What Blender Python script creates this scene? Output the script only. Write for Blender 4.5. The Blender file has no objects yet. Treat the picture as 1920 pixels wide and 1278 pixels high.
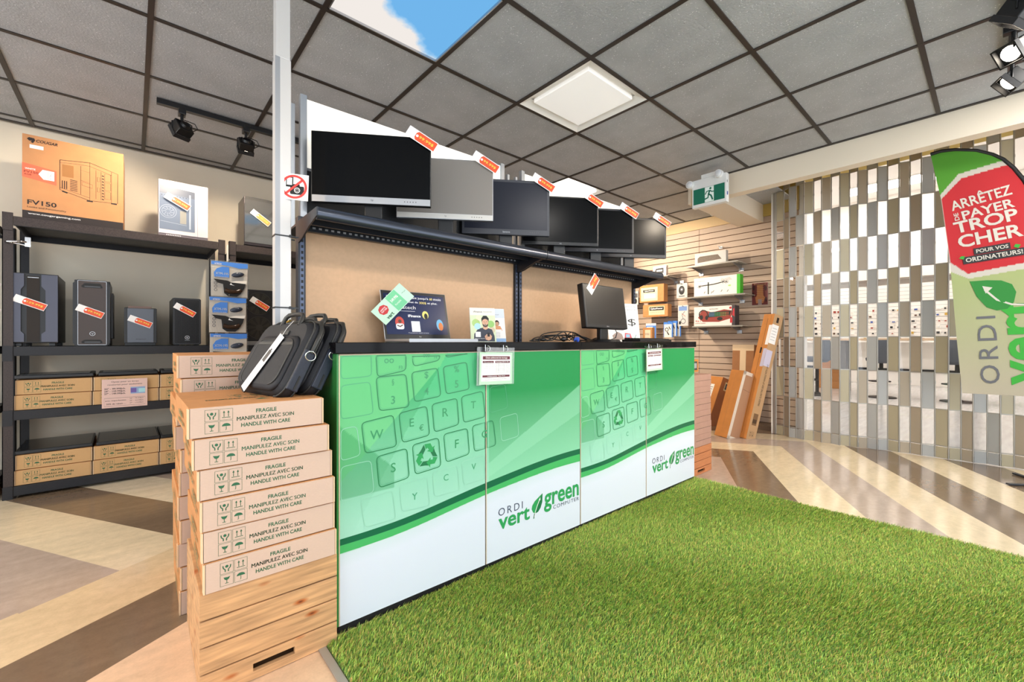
import bpy, bmesh, math, random
import numpy as np
from mathutils import Matrix, Vector
random.seed(7)
rng = np.random.default_rng(7)
SC = bpy.context.scene
COL = SC.collection
H = 0.98                      # camera height
YAW = math.radians(48.5)      # heading, world +X runs along the display counter

# ---------------------------------------------------------------- camera, world, exposure
cd = bpy.data.cameras.new('camera')
cd.sensor_width = 36.0; cd.lens = 36.0 * 804 / 1920; cd.clip_start = 0.02; cd.clip_end = 100
cam = bpy.data.objects.new('camera', cd); COL.objects.link(cam)
cam.location = (0, 0, H); cam.rotation_euler = (math.pi / 2, 0, YAW - math.pi / 2)
SC.camera = cam
w = bpy.data.worlds.new('sky'); SC.world = w; w.use_nodes = True
nt = w.node_tree; nt.nodes.clear()
bg = nt.nodes.new('ShaderNodeBackground'); wo = nt.nodes.new('ShaderNodeOutputWorld')
bg.inputs[0].default_value = (0.86, 0.93, 1.0, 1); bg.inputs[1].default_value = 3.3
nt.links.new(bg.outputs[0], wo.inputs[0])
SPOT_L, SPOT_R, SPOT_B, SPOT_W = 42.0, 60.0, 130.0, 50.0     # watts of the track spot lamps: left wall, right, slatted wall
vs = SC.view_settings
vs.view_transform = 'Standard'; vs.look = 'None'; vs.exposure = 0.0; vs.gamma = 1.0
vs.use_curve_mapping = False
SC.display_settings.display_device = 'sRGB'
SC.cycles.max_bounces = 10; SC.cycles.diffuse_bounces = 5; SC.cycles.glossy_bounces = 4
SC.cycles.transparent_max_bounces = 16
SC.cycles.use_denoising = True
SC.cycles.sample_clamp_indirect = 6.0
SC.cycles.caustics_reflective = False; SC.cycles.caustics_refractive = False

def add_light(name, kind, loc, aim, energy, color, **kw):
    ld = bpy.data.lights.new(name, kind); ld.energy = energy; ld.color = color
    for k, v in kw.items(): setattr(ld, k, v)
    o = bpy.data.objects.new(name, ld); COL.objects.link(o); o.location = loc
    d = Vector(aim) - Vector(loc)
    o.rotation_euler = d.to_track_quat('-Z', 'Y').to_euler()
    return o

# daylight enters by the glazed storefront behind and right of the camera (portals guide the sky light)
for nm, loc, aim, sx, sy in (('window_daylight', (1.3, -1.72, 1.3), (1.3, 5, 1.3), 7.2, 2.3),
                             ('window_daylight', (-2.42, 1.2, 1.3), (5, 1.2, 1.3), 5.6, 2.3)):
    L = add_light(nm, 'AREA', loc, aim, 1.0, (1, 1, 1), shape='RECTANGLE', size=sx, size_y=sy)
    L.data.cycles.is_portal = True

# ---------------------------------------------------------------- materials
def lin(h):
    h = h.lstrip('#'); c = [int(h[i:i + 2], 16) / 255 for i in (0, 2, 4)]
    return tuple(((x + 0.055) / 1.055) ** 2.4 if x > 0.04045 else x / 12.92 for x in c) + (1.0,)
MATS = {}
def mat(name, color='#888888', rough=0.5, metal=0.0, noise=0.0, nscale=30.0, bump=0.0, bscale=200.0, emit=0.0, spec=0.5, coat=0.0, trans=0.0, stretch=None):
    if name in MATS: return MATS[name]
    m = bpy.data.materials.new(name); m.use_nodes = True; MATS[name] = m
    n = m.node_tree.nodes; l = m.node_tree.links; b = n['Principled BSDF']
    c = lin(color) if isinstance(color, str) else tuple(color) + ((1.0,) if len(color) == 3 else ())
    b.inputs['Base Color'].default_value = c
    b.inputs['Roughness'].default_value = rough; b.inputs['Metallic'].default_value = metal
    b.inputs['Specular IOR Level'].default_value = spec
    if coat: b.inputs['Coat Weight'].default_value = coat; b.inputs['Coat Roughness'].default_value = 0.05
    if trans: b.inputs['Transmission Weight'].default_value = trans
    if emit: b.inputs['Emission Color'].default_value = c; b.inputs['Emission Strength'].default_value = emit
    if noise or bump:
        tc = n.new('ShaderNodeTexCoord'); mp = n.new('ShaderNodeMapping')
        l.new(tc.outputs['Object'], mp.inputs[0])
        if stretch: mp.inputs['Scale'].default_value = stretch
    if noise:
        t = n.new('ShaderNodeTexNoise'); t.inputs['Scale'].default_value = nscale; t.inputs['Detail'].default_value = 5
        l.new(mp.outputs[0], t.inputs[0])
        r = n.new('ShaderNodeMapRange'); r.inputs[1].default_value = 0.3; r.inputs[2].default_value = 0.7
        r.inputs[3].default_value = 1 - noise; r.inputs[4].default_value = 1 + noise
        l.new(t.outputs[0], r.inputs[0])
        x = n.new('ShaderNodeMix'); x.data_type = 'RGBA'; x.blend_type = 'MULTIPLY'; x.inputs[0].default_value = 1.0
        x.inputs[6].default_value = c; l.new(r.outputs[0], x.inputs[7]); l.new(x.outputs[2], b.inputs['Base Color'])
    if bump:
        t = n.new('ShaderNodeTexNoise'); t.inputs['Scale'].default_value = bscale; t.inputs['Detail'].default_value = 3
        l.new(mp.outputs[0], t.inputs[0])
        bp = n.new('ShaderNodeBump'); bp.inputs['Strength'].default_value = bump; bp.inputs['Distance'].default_value = 0.002
        l.new(t.outputs[0], bp.inputs['Height']); l.new(bp.outputs[0], b.inputs['Normal'])
    return m
def attr_mat(name, rough=0.4, coat=0.0, spec=0.5):
    if name in MATS: return MATS[name]
    m = bpy.data.materials.new(name); m.use_nodes = True; MATS[name] = m
    n = m.node_tree.nodes; b = n['Principled BSDF']; a = n.new('ShaderNodeAttribute'); a.attribute_name = 'print'
    m.node_tree.links.new(a.outputs[0], b.inputs['Base Color']); b.inputs['Roughness'].default_value = rough
    b.inputs['Specular IOR Level'].default_value = spec
    if coat: b.inputs['Coat Weight'].default_value = coat
    return m

white = mat('white_plastic', '#f2f2f0', 0.4)
paper = mat('paper_white', '#f4f1ee', 0.6)
black = mat('black_plastic', '#0c0c0f', 0.35)
blackmatte = mat('black_matte', '#101013', 0.6)
ink = mat('black_ink', '#151515', 0.6)
greyink = mat('grey_ink', '#5a5a5e', 0.6)
cardboard = mat('cardboard', '#bd8450', 0.8, noise=0.06, nscale=25, bump=0.25, bscale=90)  # carton sides: warm lamp light put into this oranger tone
card_daylit = mat('cardboard_daylit', '#cbb09e', 0.8, noise=0.05, nscale=30, stretch=(3, 3, 60), bump=0.2, bscale=60)  # same cardboard as the sides, with daylight put into the paler face colour
cardedge = mat('cardboard_edge', '#e0c19c', 0.85)
cardshade = mat('cardboard_brown', '#b07a48', 0.8, noise=0.08, nscale=20)
cardorange = mat('cardboard_orange', '#c8823f', 0.75, noise=0.07, nscale=12)  # on the leaning cartons, warm lamp light is put into this orange
gapdark = mat('seam_dark', '#2a1c12', 0.9)
greenink = mat('green_ink', '#22603f', 0.6)
orange = mat('orange_print', '#e5542c', 0.5)
yellow = mat('yellow_print', '#e9d94a', 0.5)
steel = mat('brushed_steel', '#b4b6ba', 0.3, metal=0.9)
chrome = mat('chrome', '#e8e8ea', 0.12, metal=1.0)
darksteel = mat('dark_blue_steel', '#20232b', 0.38, metal=0.35, spec=0.6)
rackblack = mat('black_rack_steel', '#17161a', 0.45, metal=0.2, noise=0.25, nscale=300)
rackbrown = mat('brown_hammered_steel', '#3a302d', 0.5, metal=0.2, noise=0.35, nscale=160)
screen = mat('dark_screen', '#0a0b0d', 0.2, spec=0.14)
silver = mat('silver_plastic', '#b9bbbf', 0.32, metal=0.5)

# ---------------------------------------------------------------- text outlines
_TX = {}
def text_mesh(s, bold=0.0, shear=0.0, spacing=1.0):
    k = (s, bold, shear, spacing)
    if k in _TX: return _TX[k]
    cu = bpy.data.curves.new('t', 'FONT'); cu.body = s; cu.offset = bold; cu.shear = shear; cu.space_character = spacing
    cu.resolution_u = 3; cu.fill_mode = 'BOTH'
    ob = bpy.data.objects.new('t', cu); me = bpy.data.meshes.new_from_object(ob)
    v = np.array([p.co[:2] for p in me.vertices]) if me.vertices else np.zeros((0, 2))
    f = [tuple(p.vertices) for p in me.polygons]
    bpy.data.objects.remove(ob); bpy.data.curves.remove(cu); bpy.data.meshes.remove(me)
    if len(v):
        mn, mx = v.min(0), v.max(0); v = (v - mn) / np.maximum(mx - mn, 1e-6); asp = (mx[0] - mn[0]) / max(mx[1] - mn[1], 1e-6)
    else: asp = 1
    _TX[k] = (v, f, asp); return _TX[k]

# ---------------------------------------------------------------- mesh builder
class MB:
    def __init__(s): s.v = []; s.f = []; s.m = []; s.sm = []; s.mats = []; s.M = Matrix.Identity(4); s.st = []
    def push(s, M): s.st.append(s.M); s.M = s.M @ M; return s
    def pop(s): s.M = s.st.pop(); return s
    def mi(s, m):
        if m not in s.mats: s.mats.append(m)
        return s.mats.index(m)
    def add(s, vs, fs, m, smooth=False):
        b = len(s.v); M = s.M
        s.v += [tuple(M @ Vector(p)) for p in vs]; i = s.mi(m)
        for f in fs: s.f.append(tuple(b + k for k in f)); s.m.append(i); s.sm.append(smooth)
    def box(s, x0, x1, y0, y1, z0, z1, m, bev=0.0):
        if x1 < x0: x0, x1 = x1, x0
        if y1 < y0: y0, y1 = y1, y0
        if z1 < z0: z0, z1 = z1, z0
        vs = [(x, y, z) for x in (x0, x1) for y in (y0, y1) for z in (z0, z1)]
        fs = [(0, 1, 3, 2), (4, 6, 7, 5), (0, 4, 5, 1), (2, 3, 7, 6), (0, 2, 6, 4), (1, 5, 7, 3)]
        if bev:
            bm = bmesh.new(); bv = [bm.verts.new(p) for p in vs]
            for f in fs: bm.faces.new([bv[i] for i in f])
            bmesh.ops.bevel(bm, geom=bm.edges[:], offset=bev, segments=2, affect='EDGES', profile=0.6)
            bm.verts.index_update(); vs = [tuple(x.co) for x in bm.verts]; fs = [tuple(x.index for x in f.verts) for f in bm.faces]; bm.free()
        s.add(vs, fs, m)
    def hexa(s, p, m):   # 8 corners: bottom 4 ccw, top 4 ccw
        s.add(p, [(3, 2, 1, 0), (4, 5, 6, 7), (0, 1, 5, 4), (1, 2, 6, 5), (2, 3, 7, 6), (3, 0, 4, 7)], m)
    def quad(s, a, b, c, d, m): s.add([a, b, c, d], [(0, 1, 2, 3)], m)
    # flat printing on the local XZ plane, facing -Y
    def poly(s, pts, m, y=0.0): s.add([(x, y, z) for x, z in pts], [tuple(range(len(pts)))], m)
    def rect(s, x0, x1, z0, z1, m, y=0.0): s.poly([(x0, z0), (x1, z0), (x1, z1), (x0, z1)], m, y)
    def disc(s, cx, cz, r, m, y=0.0, rz=None, n=20): s.poly([(cx + r * math.cos(6.2832 * i / n), cz + (rz or r) * math.sin(6.2832 * i / n)) for i in range(n)], m, y)
    def line(s, pts, w, m, y=0.0, closed=False):
        n = len(pts); P = [Vector(p) for p in pts]; A = []; B = []
        for i in range(n):
            if closed: a, b = P[i - 1], P[(i + 1) % n]
            else: a, b = P[max(i - 1, 0)], P[min(i + 1, n - 1)]
            d = (b - a); d = d.normalized() if d.length > 1e-9 else Vector((1, 0)); nn = Vector((-d.y, d.x)) * w / 2
            A.append(P[i] + nn); B.append(P[i] - nn)
        vs = [(p.x, y, p.y) for p in A] + [(p.x, y, p.y) for p in B]
        fs = [(i, (i + 1) % n, n + (i + 1) % n, n + i) for i in range(n if closed else n - 1)]
        s.add(vs, fs, m)
    def ringd(s, cx, cz, r, w, m, y=0.0, n=28, a0=0, a1=360):
        full = abs(a1 - a0) >= 360
        k = n if full else n + 1
        s.line([(cx + r * math.cos(math.radians(a0 + (a1 - a0) * i / n)), cz + r * math.sin(math.radians(a0 + (a1 - a0) * i / n))) for i in range(k)], w, m, y, closed=full)
    def text(s, t, m, x, z, w=None, h=0.01, y=0.0, bold=0.0, al='l', shear=0.0, rot=0.0, sp=1.0):
        if bold > 0 and 'M' in t:   # the offset outline of an M folds over itself: thicken it with shifted copies instead
            v, f, asp = text_mesh(t, 0.0, shear, sp); w = w if w else h * asp; e = bold * h * 1.1
            for k in (-e, e): s.text(t, m, x + k, z, w, h, y, 0.0, al, shear, rot, sp)
            bold = 0.0
        v, f, asp = text_mesh(t, bold, shear, sp)
        if not len(v): return
        w = w if w else h * asp
        ox = {'l': 0, 'c': -w / 2, 'r': -w}[al]; c, q = math.cos(rot), math.sin(rot)
        pts = []
        for a, b in v:
            px, pz = ox + a * w, b * h; pts.append((x + px * c - pz * q, y, z + px * q + pz * c))
        s.add(pts, f, m)
    def prism(s, pts, y0, y1, m, mside=None):  # XZ outline pushed along Y
        n = len(pts)
        s.add([(x, y0, z) for x, z in pts], [tuple(range(n))], m)
        s.add([(x, y1, z) for x, z in pts], [tuple(reversed(range(n)))], m)
        s.add([(x, y0, z) for x, z in pts] + [(x, y1, z) for x, z in pts], [(i, n + i, n + (i + 1) % n, (i + 1) % n) for i in range(n)], mside or m)
    def cyl(s, a, b, r, m, r2=None, n=16, caps=True, smooth=True):
        a, b = Vector(a), Vector(b); d = (b - a).normalized(); r2 = r if r2 is None else r2
        u = d.orthogonal().normalized(); v = d.cross(u)
        vs = [a + (u * math.cos(6.28318 * i / n) + v * math.sin(6.28318 * i / n)) * r for i in range(n)]
        vs += [b + (u * math.cos(6.28318 * i / n) + v * math.sin(6.28318 * i / n)) * r2 for i in range(n)]
        s.add(vs, [(i, (i + 1) % n, n + (i + 1) % n, n + i) for i in range(n)], m, smooth)
        if caps: s.add(vs, [tuple(reversed(range(n))), tuple(range(n, 2 * n))], m)
    def tube(s, pts, r, m, n=8, rad=None, flat=1.0):
        P = [Vector(p) for p in pts]; k = len(P); vs = []; u = None
        for i in range(k):
            d = (P[min(i + 1, k - 1)] - P[max(i - 1, 0)]).normalized()
            if u is None: u = d.orthogonal().normalized()
            u = (u - d * u.dot(d)).normalized(); v = d.cross(u); rr = rad[i] if rad else r
            vs += [P[i] + (u * math.cos(6.28318 * j / n) * flat + v * math.sin(6.28318 * j / n)) * rr for j in range(n)]
        fs = [(i * n + j, i * n + (j + 1) % n, (i + 1) * n + (j + 1) % n, (i + 1) * n + j) for i in range(k - 1) for j in range(n)]
        s.add(vs, fs, m, True); s.add(vs, [tuple(reversed(range(n))), tuple(range((k - 1) * n, k * n))], m)
    def sphere(s, c, r, m, n=14, sc=(1, 1, 1), z0=-1.0):
        vs = []; fs = []; R = n // 2
        for i in range(R + 1):
            t = math.pi * i / R
            for j in range(n):
                q = 6.28318 * j / n; zz = max(math.cos(t), z0)
                vs.append((c[0] + r * sc[0] * math.sin(t) * math.cos(q), c[1] + r * sc[1] * math.sin(t) * math.sin(q), c[2] + r * sc[2] * zz))
        for i in range(R):
            for j in range(n): fs.append((i * n + j, (i + 1) * n + j, (i + 1) * n + (j + 1) % n, i * n + (j + 1) % n))
        s.add(vs, fs, m, True)
    def loft(s, rings, m, smooth=True, caps=True):
        n = len(rings[0]); vs = [p for r in rings for p in r]
        s.add(vs, [(i * n + j, i * n + (j + 1) % n, (i + 1) * n + (j + 1) % n, (i + 1) * n + j) for i in range(len(rings) - 1) for j in range(n)], m, smooth)
        if caps: s.add(rings[0], [tuple(reversed(range(n)))], m); s.add(rings[-1], [tuple(range(n))], m)
    def build(s, name, parent=None, loc=None, rot=None, **props):
        me = bpy.data.meshes.new(name); me.from_pydata([tuple(p) for p in s.v], [], s.f)
        for m in s.mats: me.materials.append(m)
        me.polygons.foreach_set('material_index', s.m); me.polygons.foreach_set('use_smooth', s.sm); me.update()
        o = bpy.data.objects.new(name, me); COL.objects.link(o)
        if parent: o.parent = parent
        if loc is not None: o.location = loc
        if rot is not None: o.rotation_euler = rot if hasattr(rot, '__len__') else (0, 0, rot)
        for k, v in props.items(): o[k] = v
        return o
def T(x=0, y=0, z=0): return Matrix.Translation((x, y, z))
def R(a, ax='Z'): return Matrix.Rotation(math.radians(a), 4, ax)
def thing(name, label, cat, loc=(0, 0, 0), rot=0.0, group=None):
    o = bpy.data.objects.new(name, None); COL.objects.link(o); o.location = loc; o.empty_display_size = 0.05
    o.rotation_euler = rot if hasattr(rot, '__len__') else (0, 0, rot)
    return tag(o, label, cat, group)
def tag(o, label=None, cat=None, group=None, kind=None):
    if label: o['label'] = label
    if cat: o['category'] = cat
    if group: o['group'] = group
    if kind: o['kind'] = kind
    return o
def struct(mb, name, parent=None, **kw): return mb.build(name, parent, kind='structure', **kw)
def dup(o, loc, rot=None, label=None, group=None, parent=None):
    c = o.copy(); COL.objects.link(c)
    if parent is not None: c.parent = parent
    else:
        c.location = loc
        if rot is not None: c.rotation_euler = rot if hasattr(rot, '__len__') else (0, 0, rot)
        if label: c['label'] = label
        if group: c['group'] = group
    for ch in [x for x in COL.objects if x.parent == o]: dup(ch, None, parent=c)
    return c
def rr(x0, x1, z0, z1, r, n=4):   # rounded rectangle outline, ccw
    p = []
    for cx, cz, a in ((x1 - r, z0 + r, -90), (x1 - r, z1 - r, 0), (x0 + r, z1 - r, 90), (x0 + r, z0 + r, 180)):
        p += [(cx + r * math.cos(math.radians(a + 90 * i / n)), cz + r * math.sin(math.radians(a + 90 * i / n))) for i in range(n + 1)]
    return p
def rquad(q, r, n=3):   # rounded quad from 4 corners
    out = []; q = [Vector(p) for p in q]
    for i in range(4):
        a, b, c = q[i - 1], q[i], q[(i + 1) % 4]; u = (a - b).normalized() * r; v = (c - b).normalized() * r
        for k in range(n + 1):
            t = k / n; out.append(tuple(b + u * (1 - t) ** 2 + v * t ** 2))
    return out
PI = math.pi
# ================================================================ the room
CZ = 2.54; OX, OY, P = 1.285, 2.095, 0.61
# ---- floor material: one-foot vinyl strips laid as a big chevron
def floor_material():
    m = bpy.data.materials.new('vinyl_strips'); m.use_nodes = True; N = m.node_tree.nodes; L = m.node_tree.links; b = N['Principled BSDF']
    tc = N.new('ShaderNodeTexCoord'); sx = N.new('ShaderNodeSeparateXYZ'); L.new(tc.outputs['Object'], sx.inputs[0])
    def mt(op, a, c=None, d=None):
        n = N.new('ShaderNodeMath'); n.operation = op
        for i, q in enumerate((a, c, d)):
            if q is None: continue
            if isinstance(q, (int, float)): n.inputs[i].default_value = q
            else: L.new(q, n.inputs[i])
        return n.outputs[0]
    X, Y = sx.outputs[0], sx.outputs[1]
    c30, s30 = math.cos(math.radians(30)), 0.5
    s = mt('ADD', mt('MULTIPLY', X, c30), mt('MULTIPLY', Y, s30))        # along
    n = mt('SUBTRACT', mt('MULTIPLY', X, s30), mt('MULTIPLY', Y, c30))   # across
    CR, CW, GR, DK, LT, PK = [lin(h) for h in ('#e0ccaa', '#d6bd98', '#b3a091', '#7a6652', '#e4d4b8', '#dcbb9c')]
    def ramp(val, lo, step, cols):
        t = mt('DIVIDE', mt('SUBTRACT', val, lo), step * len(cols)); r = N.new('ShaderNodeValToRGB'); r.color_ramp.interpolation = 'CONSTANT'
        e = r.color_ramp.elements
        while len(e) < len(cols): e.new(0.5)
        for i, c in enumerate(cols): e[i].position = i / len(cols); e[i].color = c
        L.new(t, r.inputs[0]); return r.outputs[0]
    def mixc(f, a, c):
        x = N.new('ShaderNodeMix'); x.data_type = 'RGBA'; L.new(f, x.inputs[0]); L.new(a, x.inputs[6]); L.new(c, x.inputs[7]); return x.outputs[2]
    # right part
    md = mt('MAXIMUM', mt('SUBTRACT', n, 0.52), mt('SUBTRACT', s, 3.99))
    right = ramp(md, -0.87, 0.29, [CR, GR, GR, DK, CR, GR, CR, DK, CR, DK, CR, GR, CR, DK])
    # left part: strips along s in two directions
    nl = mt('MULTIPLY', n, -1.0)
    la = ramp(nl, -0.31, 0.31, [GR, CR, GR, PK, PK, PK, DK, CW, GR, LT, GR, CR, DK, CR])  # boundaries 1.55 1.86 2.17 2.48
    lb = ramp(s, 0.9, 0.305, [GR, CR, DK, LT, GR, CR, DK, LT])
    isb = mt('MULTIPLY', mt('GREATER_THAN', nl, 2.17), mt('GREATER_THAN', s, 0.9))
    left = mixc(isb, la, lb)
    col = mixc(mt('GREATER_THAN', X, 1.0), left, right)
    def noise(sc, det, scl=(1, 1, 1), rz=0.0):
        mp = N.new('ShaderNodeMapping'); mp.inputs['Scale'].default_value = scl; mp.inputs['Rotation'].default_value = (0, 0, rz)
        L.new(tc.outputs['Object'], mp.inputs[0]); t = N.new('ShaderNodeTexNoise'); t.inputs['Scale'].default_value = sc; t.inputs['Detail'].default_value = det
        L.new(mp.outputs[0], t.inputs[0]); return t.outputs[0]
    f = mt('ADD', mt('MULTIPLY', noise(30, 6), 0.35), mt('MULTIPLY', noise(4, 4, (1, 4, 1), -0.5), 0.45))
    f = mt('ADD', f, mt('MULTIPLY', noise(140, 3), 0.2))
    f = mt('ADD', mt('MULTIPLY', mt('SUBTRACT', f, 0.5), 0.9), 1.0)
    x = N.new('ShaderNodeMix'); x.data_type = 'RGBA'; x.blend_type = 'MULTIPLY'; x.inputs[0].default_value = 1.0
    L.new(col, x.inputs[6]); L.new(f, x.inputs[7]); L.new(x.outputs[2], b.inputs['Base Color'])
    L.new(mt('ADD', mt('MULTIPLY', noise(12, 4), 0.16), 0.05), b.inputs['Roughness'])
    b.inputs['Specular IOR Level'].default_value = 0.55
    return m
mb = MB(); mb.box(-2.6, 5.05, -1.9, 4.9, -0.05, 0, floor_material()); mb.box(5.05, 5.6, 1.0, 4.9, -0.05, 0, floor_material()); struct(mb, 'floor')

# ---- ceiling tiles and T-bars
def tile_material():
    m = mat('ceiling_tile_grey', '#a9acb0', 0.75, noise=0.08, nscale=6)
    N = m.node_tree.nodes; L = m.node_tree.links; b = N['Principled BSDF']
    tc = N.new('ShaderNodeTexCoord')
    t = N.new('ShaderNodeTexNoise'); t.inputs['Scale'].default_value = 95; t.inputs['Detail'].default_value = 2; L.new(tc.outputs['Object'], t.inputs[0])
    bp = N.new('ShaderNodeBump'); bp.inputs['Strength'].default_value = 0.7; bp.inputs['Distance'].default_value = 0.004
    L.new(t.outputs[0], bp.inputs['Height']); L.new(bp.outputs[0], b.inputs['Normal'])
    b.inputs['Roughness'].default_value = 0.55
    # glints of the tile face painted as scattered pale flecks
    v = N.new('ShaderNodeTexNoise'); v.inputs['Scale'].default_value = 160; v.inputs['Detail'].default_value = 1; L.new(tc.outputs['Object'], v.inputs[0])
    r = N.new('ShaderNodeMapRange'); r.inputs[1].default_value = 0.70; r.inputs[2].default_value = 0.74; L.new(v.outputs[0], r.inputs[0])
    old = b.inputs['Base Color'].links[0].from_socket
    x = N.new('ShaderNodeMix'); x.data_type = 'RGBA'; L.new(r.outputs[0], x.inputs[0]); L.new(old, x.inputs[6]); x.inputs[7].default_value = lin('#f0f2f4'); L.new(x.outputs[2], b.inputs['Base Color'])
    return m
tile = tile_material(); bar = mat('ceiling_bar_brown', '#2c2420', 0.5)
LIGHTS = {(-6, 0): 1, (-6, 3): 1, (-1, -5): 1, (3, -5): 1, (1, -1): 'panel', (-1, -1): 'sky', (3, 1): 'panel2'}
mb = MB()
for i in range(-6, 7):
    for j in range(-7, 5):
        x0, x1, y0, y1 = OX + i * P, OX + (i + 1) * P, OY + j * P, OY + (j + 1) * P
        x0 = max(x0, -2.6); y0 = max(y0, -1.9); y1 = min(y1, 4.66)
        if (i, j) in LIGHTS or y1 <= y0 or x1 <= x0: continue
        if y1 < 2.06: x1 = min(x1, 4.17)
        x1 = min(x1, 5.45)
        if x1 <= x0: continue
        mb.box(x0 + .002, x1 - .002, y0 + .002, y1 - .002, CZ + 0.006, CZ + 0.02, tile)
ceil = struct(mb, 'ceiling')
mb = MB()
for i in range(-6, 8):
    x = OX + i * P
    if x > 5.45: continue
    mb.box(x - .012, x + .012, (-1.9 if x < 4.17 else 2.06), 4.66, CZ, CZ + .03, bar)
for j in range(-6, 5):
    y = OY + j * P; mb.box(-2.6, 4.17 if y < 2.06 else 5.45, y - .012, y + .012, CZ + .0006, CZ + .03, bar)
mb.box(-2.6, 5.45, 4.63, 4.66, CZ - .001, CZ + .03, bar)          # wall angle
mb.box(4.145, 4.17, -1.9, 1.8, CZ - .001, CZ + .03, bar)
mb.box(5.42, 5.45, 2.06, 4.66, CZ - .001, CZ + .03, bar)
struct(mb, 'trim_1', label='brown ceiling grid bars')
# plenum lid so no daylight leaks down through the tile joints
mb = MB(); mb.box(-2.7, 5.6, -2.0, 4.9, 2.95, 3.0, mat('plenum', '#3a3a3a', 0.9)); struct(mb, 'ceiling')

# ---- recessed light, and a square sky-print light
panelglow = mat('lit_diffuser', (0.95, 0.93, 0.90), 0.5, emit=0.32)
fill_lamp = mat('fill_light_glow', (1.0, 0.96, 0.91), 0.5, emit=36.0)  # strong glow for the added out-of-view fill panels
rim = mat('fixture_rim', '#f3f0ea', 0.4)
def light_panel(i, j, label, e=None):
    x, y = OX + i * P, OY + j * P
    o = thing('ceiling_light', label, 'ceiling light', (x + P / 2, y + P / 2, CZ))
    mb = MB(); a = P / 2 - .013; c = a - .055
    mb.add([(-a, -a, .001), (a, -a, .001), (a, a, .001), (-a, a, .001), (-c, -c, .03), (c, -c, .03), (c, c, .03), (-c, c, .03)],
           [(0, 1, 5, 4), (1, 2, 6, 5), (2, 3, 7, 6), (3, 0, 4, 7)], rim)
    mb.box(-a, a, -a, a, .04, .06, rim); mb.build('housing', o)
    mb = MB(); d = c - .012; mb.box(-d, d, -d, d, .004, .03, e or panelglow, .004); mb.build('diffuser', o)
    return o
light_panel(1, -1, 'square white recessed ceiling light near the middle of the ceiling, with a raised square diffuser')
light_panel(3, 1, 'bright square ceiling light seen just above the third and fourth monitors on the top shelf', mat('lit_diffuser_far', (1.0, 0.99, 0.97), 0.5, emit=3.0))
for i_, j_, l_ in ((-6, 0, 'by the side window'), (-6, 3, 'near the back wall beyond the left edge'), (-1, -5, 'behind the photographer'), (3, -5, 'over the entrance side')): light_panel(i_, j_, 'added fill ceiling light ' + l_ + ', outside the photo', fill_lamp)  # unseen panels added to brighten the left wall and floor
def sky_material():
    m = bpy.data.materials.new('sky_print'); m.use_nodes = True; N = m.node_tree.nodes; L = m.node_tree.links; N.remove(N['Principled BSDF'])
    tc = N.new('ShaderNodeTexCoord'); sx = N.new('ShaderNodeSeparateXYZ'); L.new(tc.outputs['Object'], sx.inputs[0])
    t = N.new('ShaderNodeTexNoise'); t.inputs['Scale'].default_value = 5.5; t.inputs['Detail'].default_value = 4; L.new(tc.outputs['Object'], t.inputs[0])
    # cloud bank along the far edge (local +Y, -X side)
    def mt(op, a, c):
        n = N.new('ShaderNodeMath'); n.operation = op
        for i, q in enumerate((a, c)):
            if isinstance(q, (int, float)): n.inputs[i].default_value = q
            else: L.new(q, n.inputs[i])
        return n.outputs[0]
    v = mt('SUBTRACT', mt('ADD', mt('MULTIPLY', sx.outputs[1], 1.0), mt('MULTIPLY', sx.outputs[0], -0.45)), 0.10)
    v = mt('ADD', mt('MULTIPLY', v, 9.0), mt('MULTIPLY', mt('SUBTRACT', t.outputs[0], 0.5), 2.6))
    r = N.new('ShaderNodeValToRGB'); e = r.color_ramp.elements
    e[0].position = 0.35; e[0].color = lin('#72b6ec'); e[1].position = 0.62; e[1].color = lin('#f3ece6')
    x = e.new(0.47); x.color = lin('#9fcdf2')
    L.new(mt('ADD', mt('MULTIPLY', v, 0.5), 0.3), r.inputs[0])
    em = N.new('ShaderNodeEmission'); L.new(r.outputs[0], em.inputs[0]); em.inputs[1].default_value = 1.0
    L.new(em.outputs[0], N['Material Output'].inputs[0]); return m
o = thing('sky_light', 'square ceiling light panel printed with blue sky and a white cloud', 'ceiling light', (OX - P / 2, OY - P / 2, CZ))
mb = MB(); a = P / 2 - .012
for sx_, sy_, ex, ey in ((-a, -a, a, -a + .006), (-a, a - .006, a, a), (-a, -a, -a + .006, a), (a - .006, -a, a, a)): mb.box(sx_, ex, sy_, ey, .0, .03, steel)
mb.build('frame', o)
mb = MB(); mb.box(-a + .006, a - .006, -a + .006, a - .006, .012, .03, sky_material()); mb.build('diffuser', o)

# ---- walls
wallpaint = mat('wall_paint_cream', '#ebdfca', 0.8, noise=0.03, nscale=3)
creamtrim = mat('beam_paint_cream', '#f0e3cf', 0.7)
yellowpaint = mat('wall_paint_yellow', '#c9ad5e', 0.8)
mb = MB(); mb.box(-2.6, 5.6, 4.70, 4.8, 0, 2.95, wallpaint); struct(mb, 'wall_back')
slatm = mat('slatwall_beige', '#bca692', 0.55, noise=0.03, nscale=3); slatgroove = mat('slatwall_groove', '#5c3a20', 0.8)
mb = MB()
mb.box(5.462, 5.56, 1.42, 4.70, 0, 2.95, slatgroove)
z = 2.116 + .0745 * 4; k = 0
zs = [2.414 - .0745 * i for i in range(33)]
for i in range(32):
    hi, lo = zs[i] - .004, max(zs[i + 1] + .004, 0.0)
    if hi <= 0.01: break
    mb.box(5.45, 5.4635, 1.42, 4.70, lo, hi, slatm, .0015)
mb.box(5.44, 5.4635, 1.42, 4.70, 2.412, 2.95, mat('upper_wall_cream', '#d9bd92', 0.8))
mb.box(5.4485, 5.4495, 2.53, 2.534, 0, 2.41, slatgroove)
struct(mb, 'wall_right')
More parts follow.
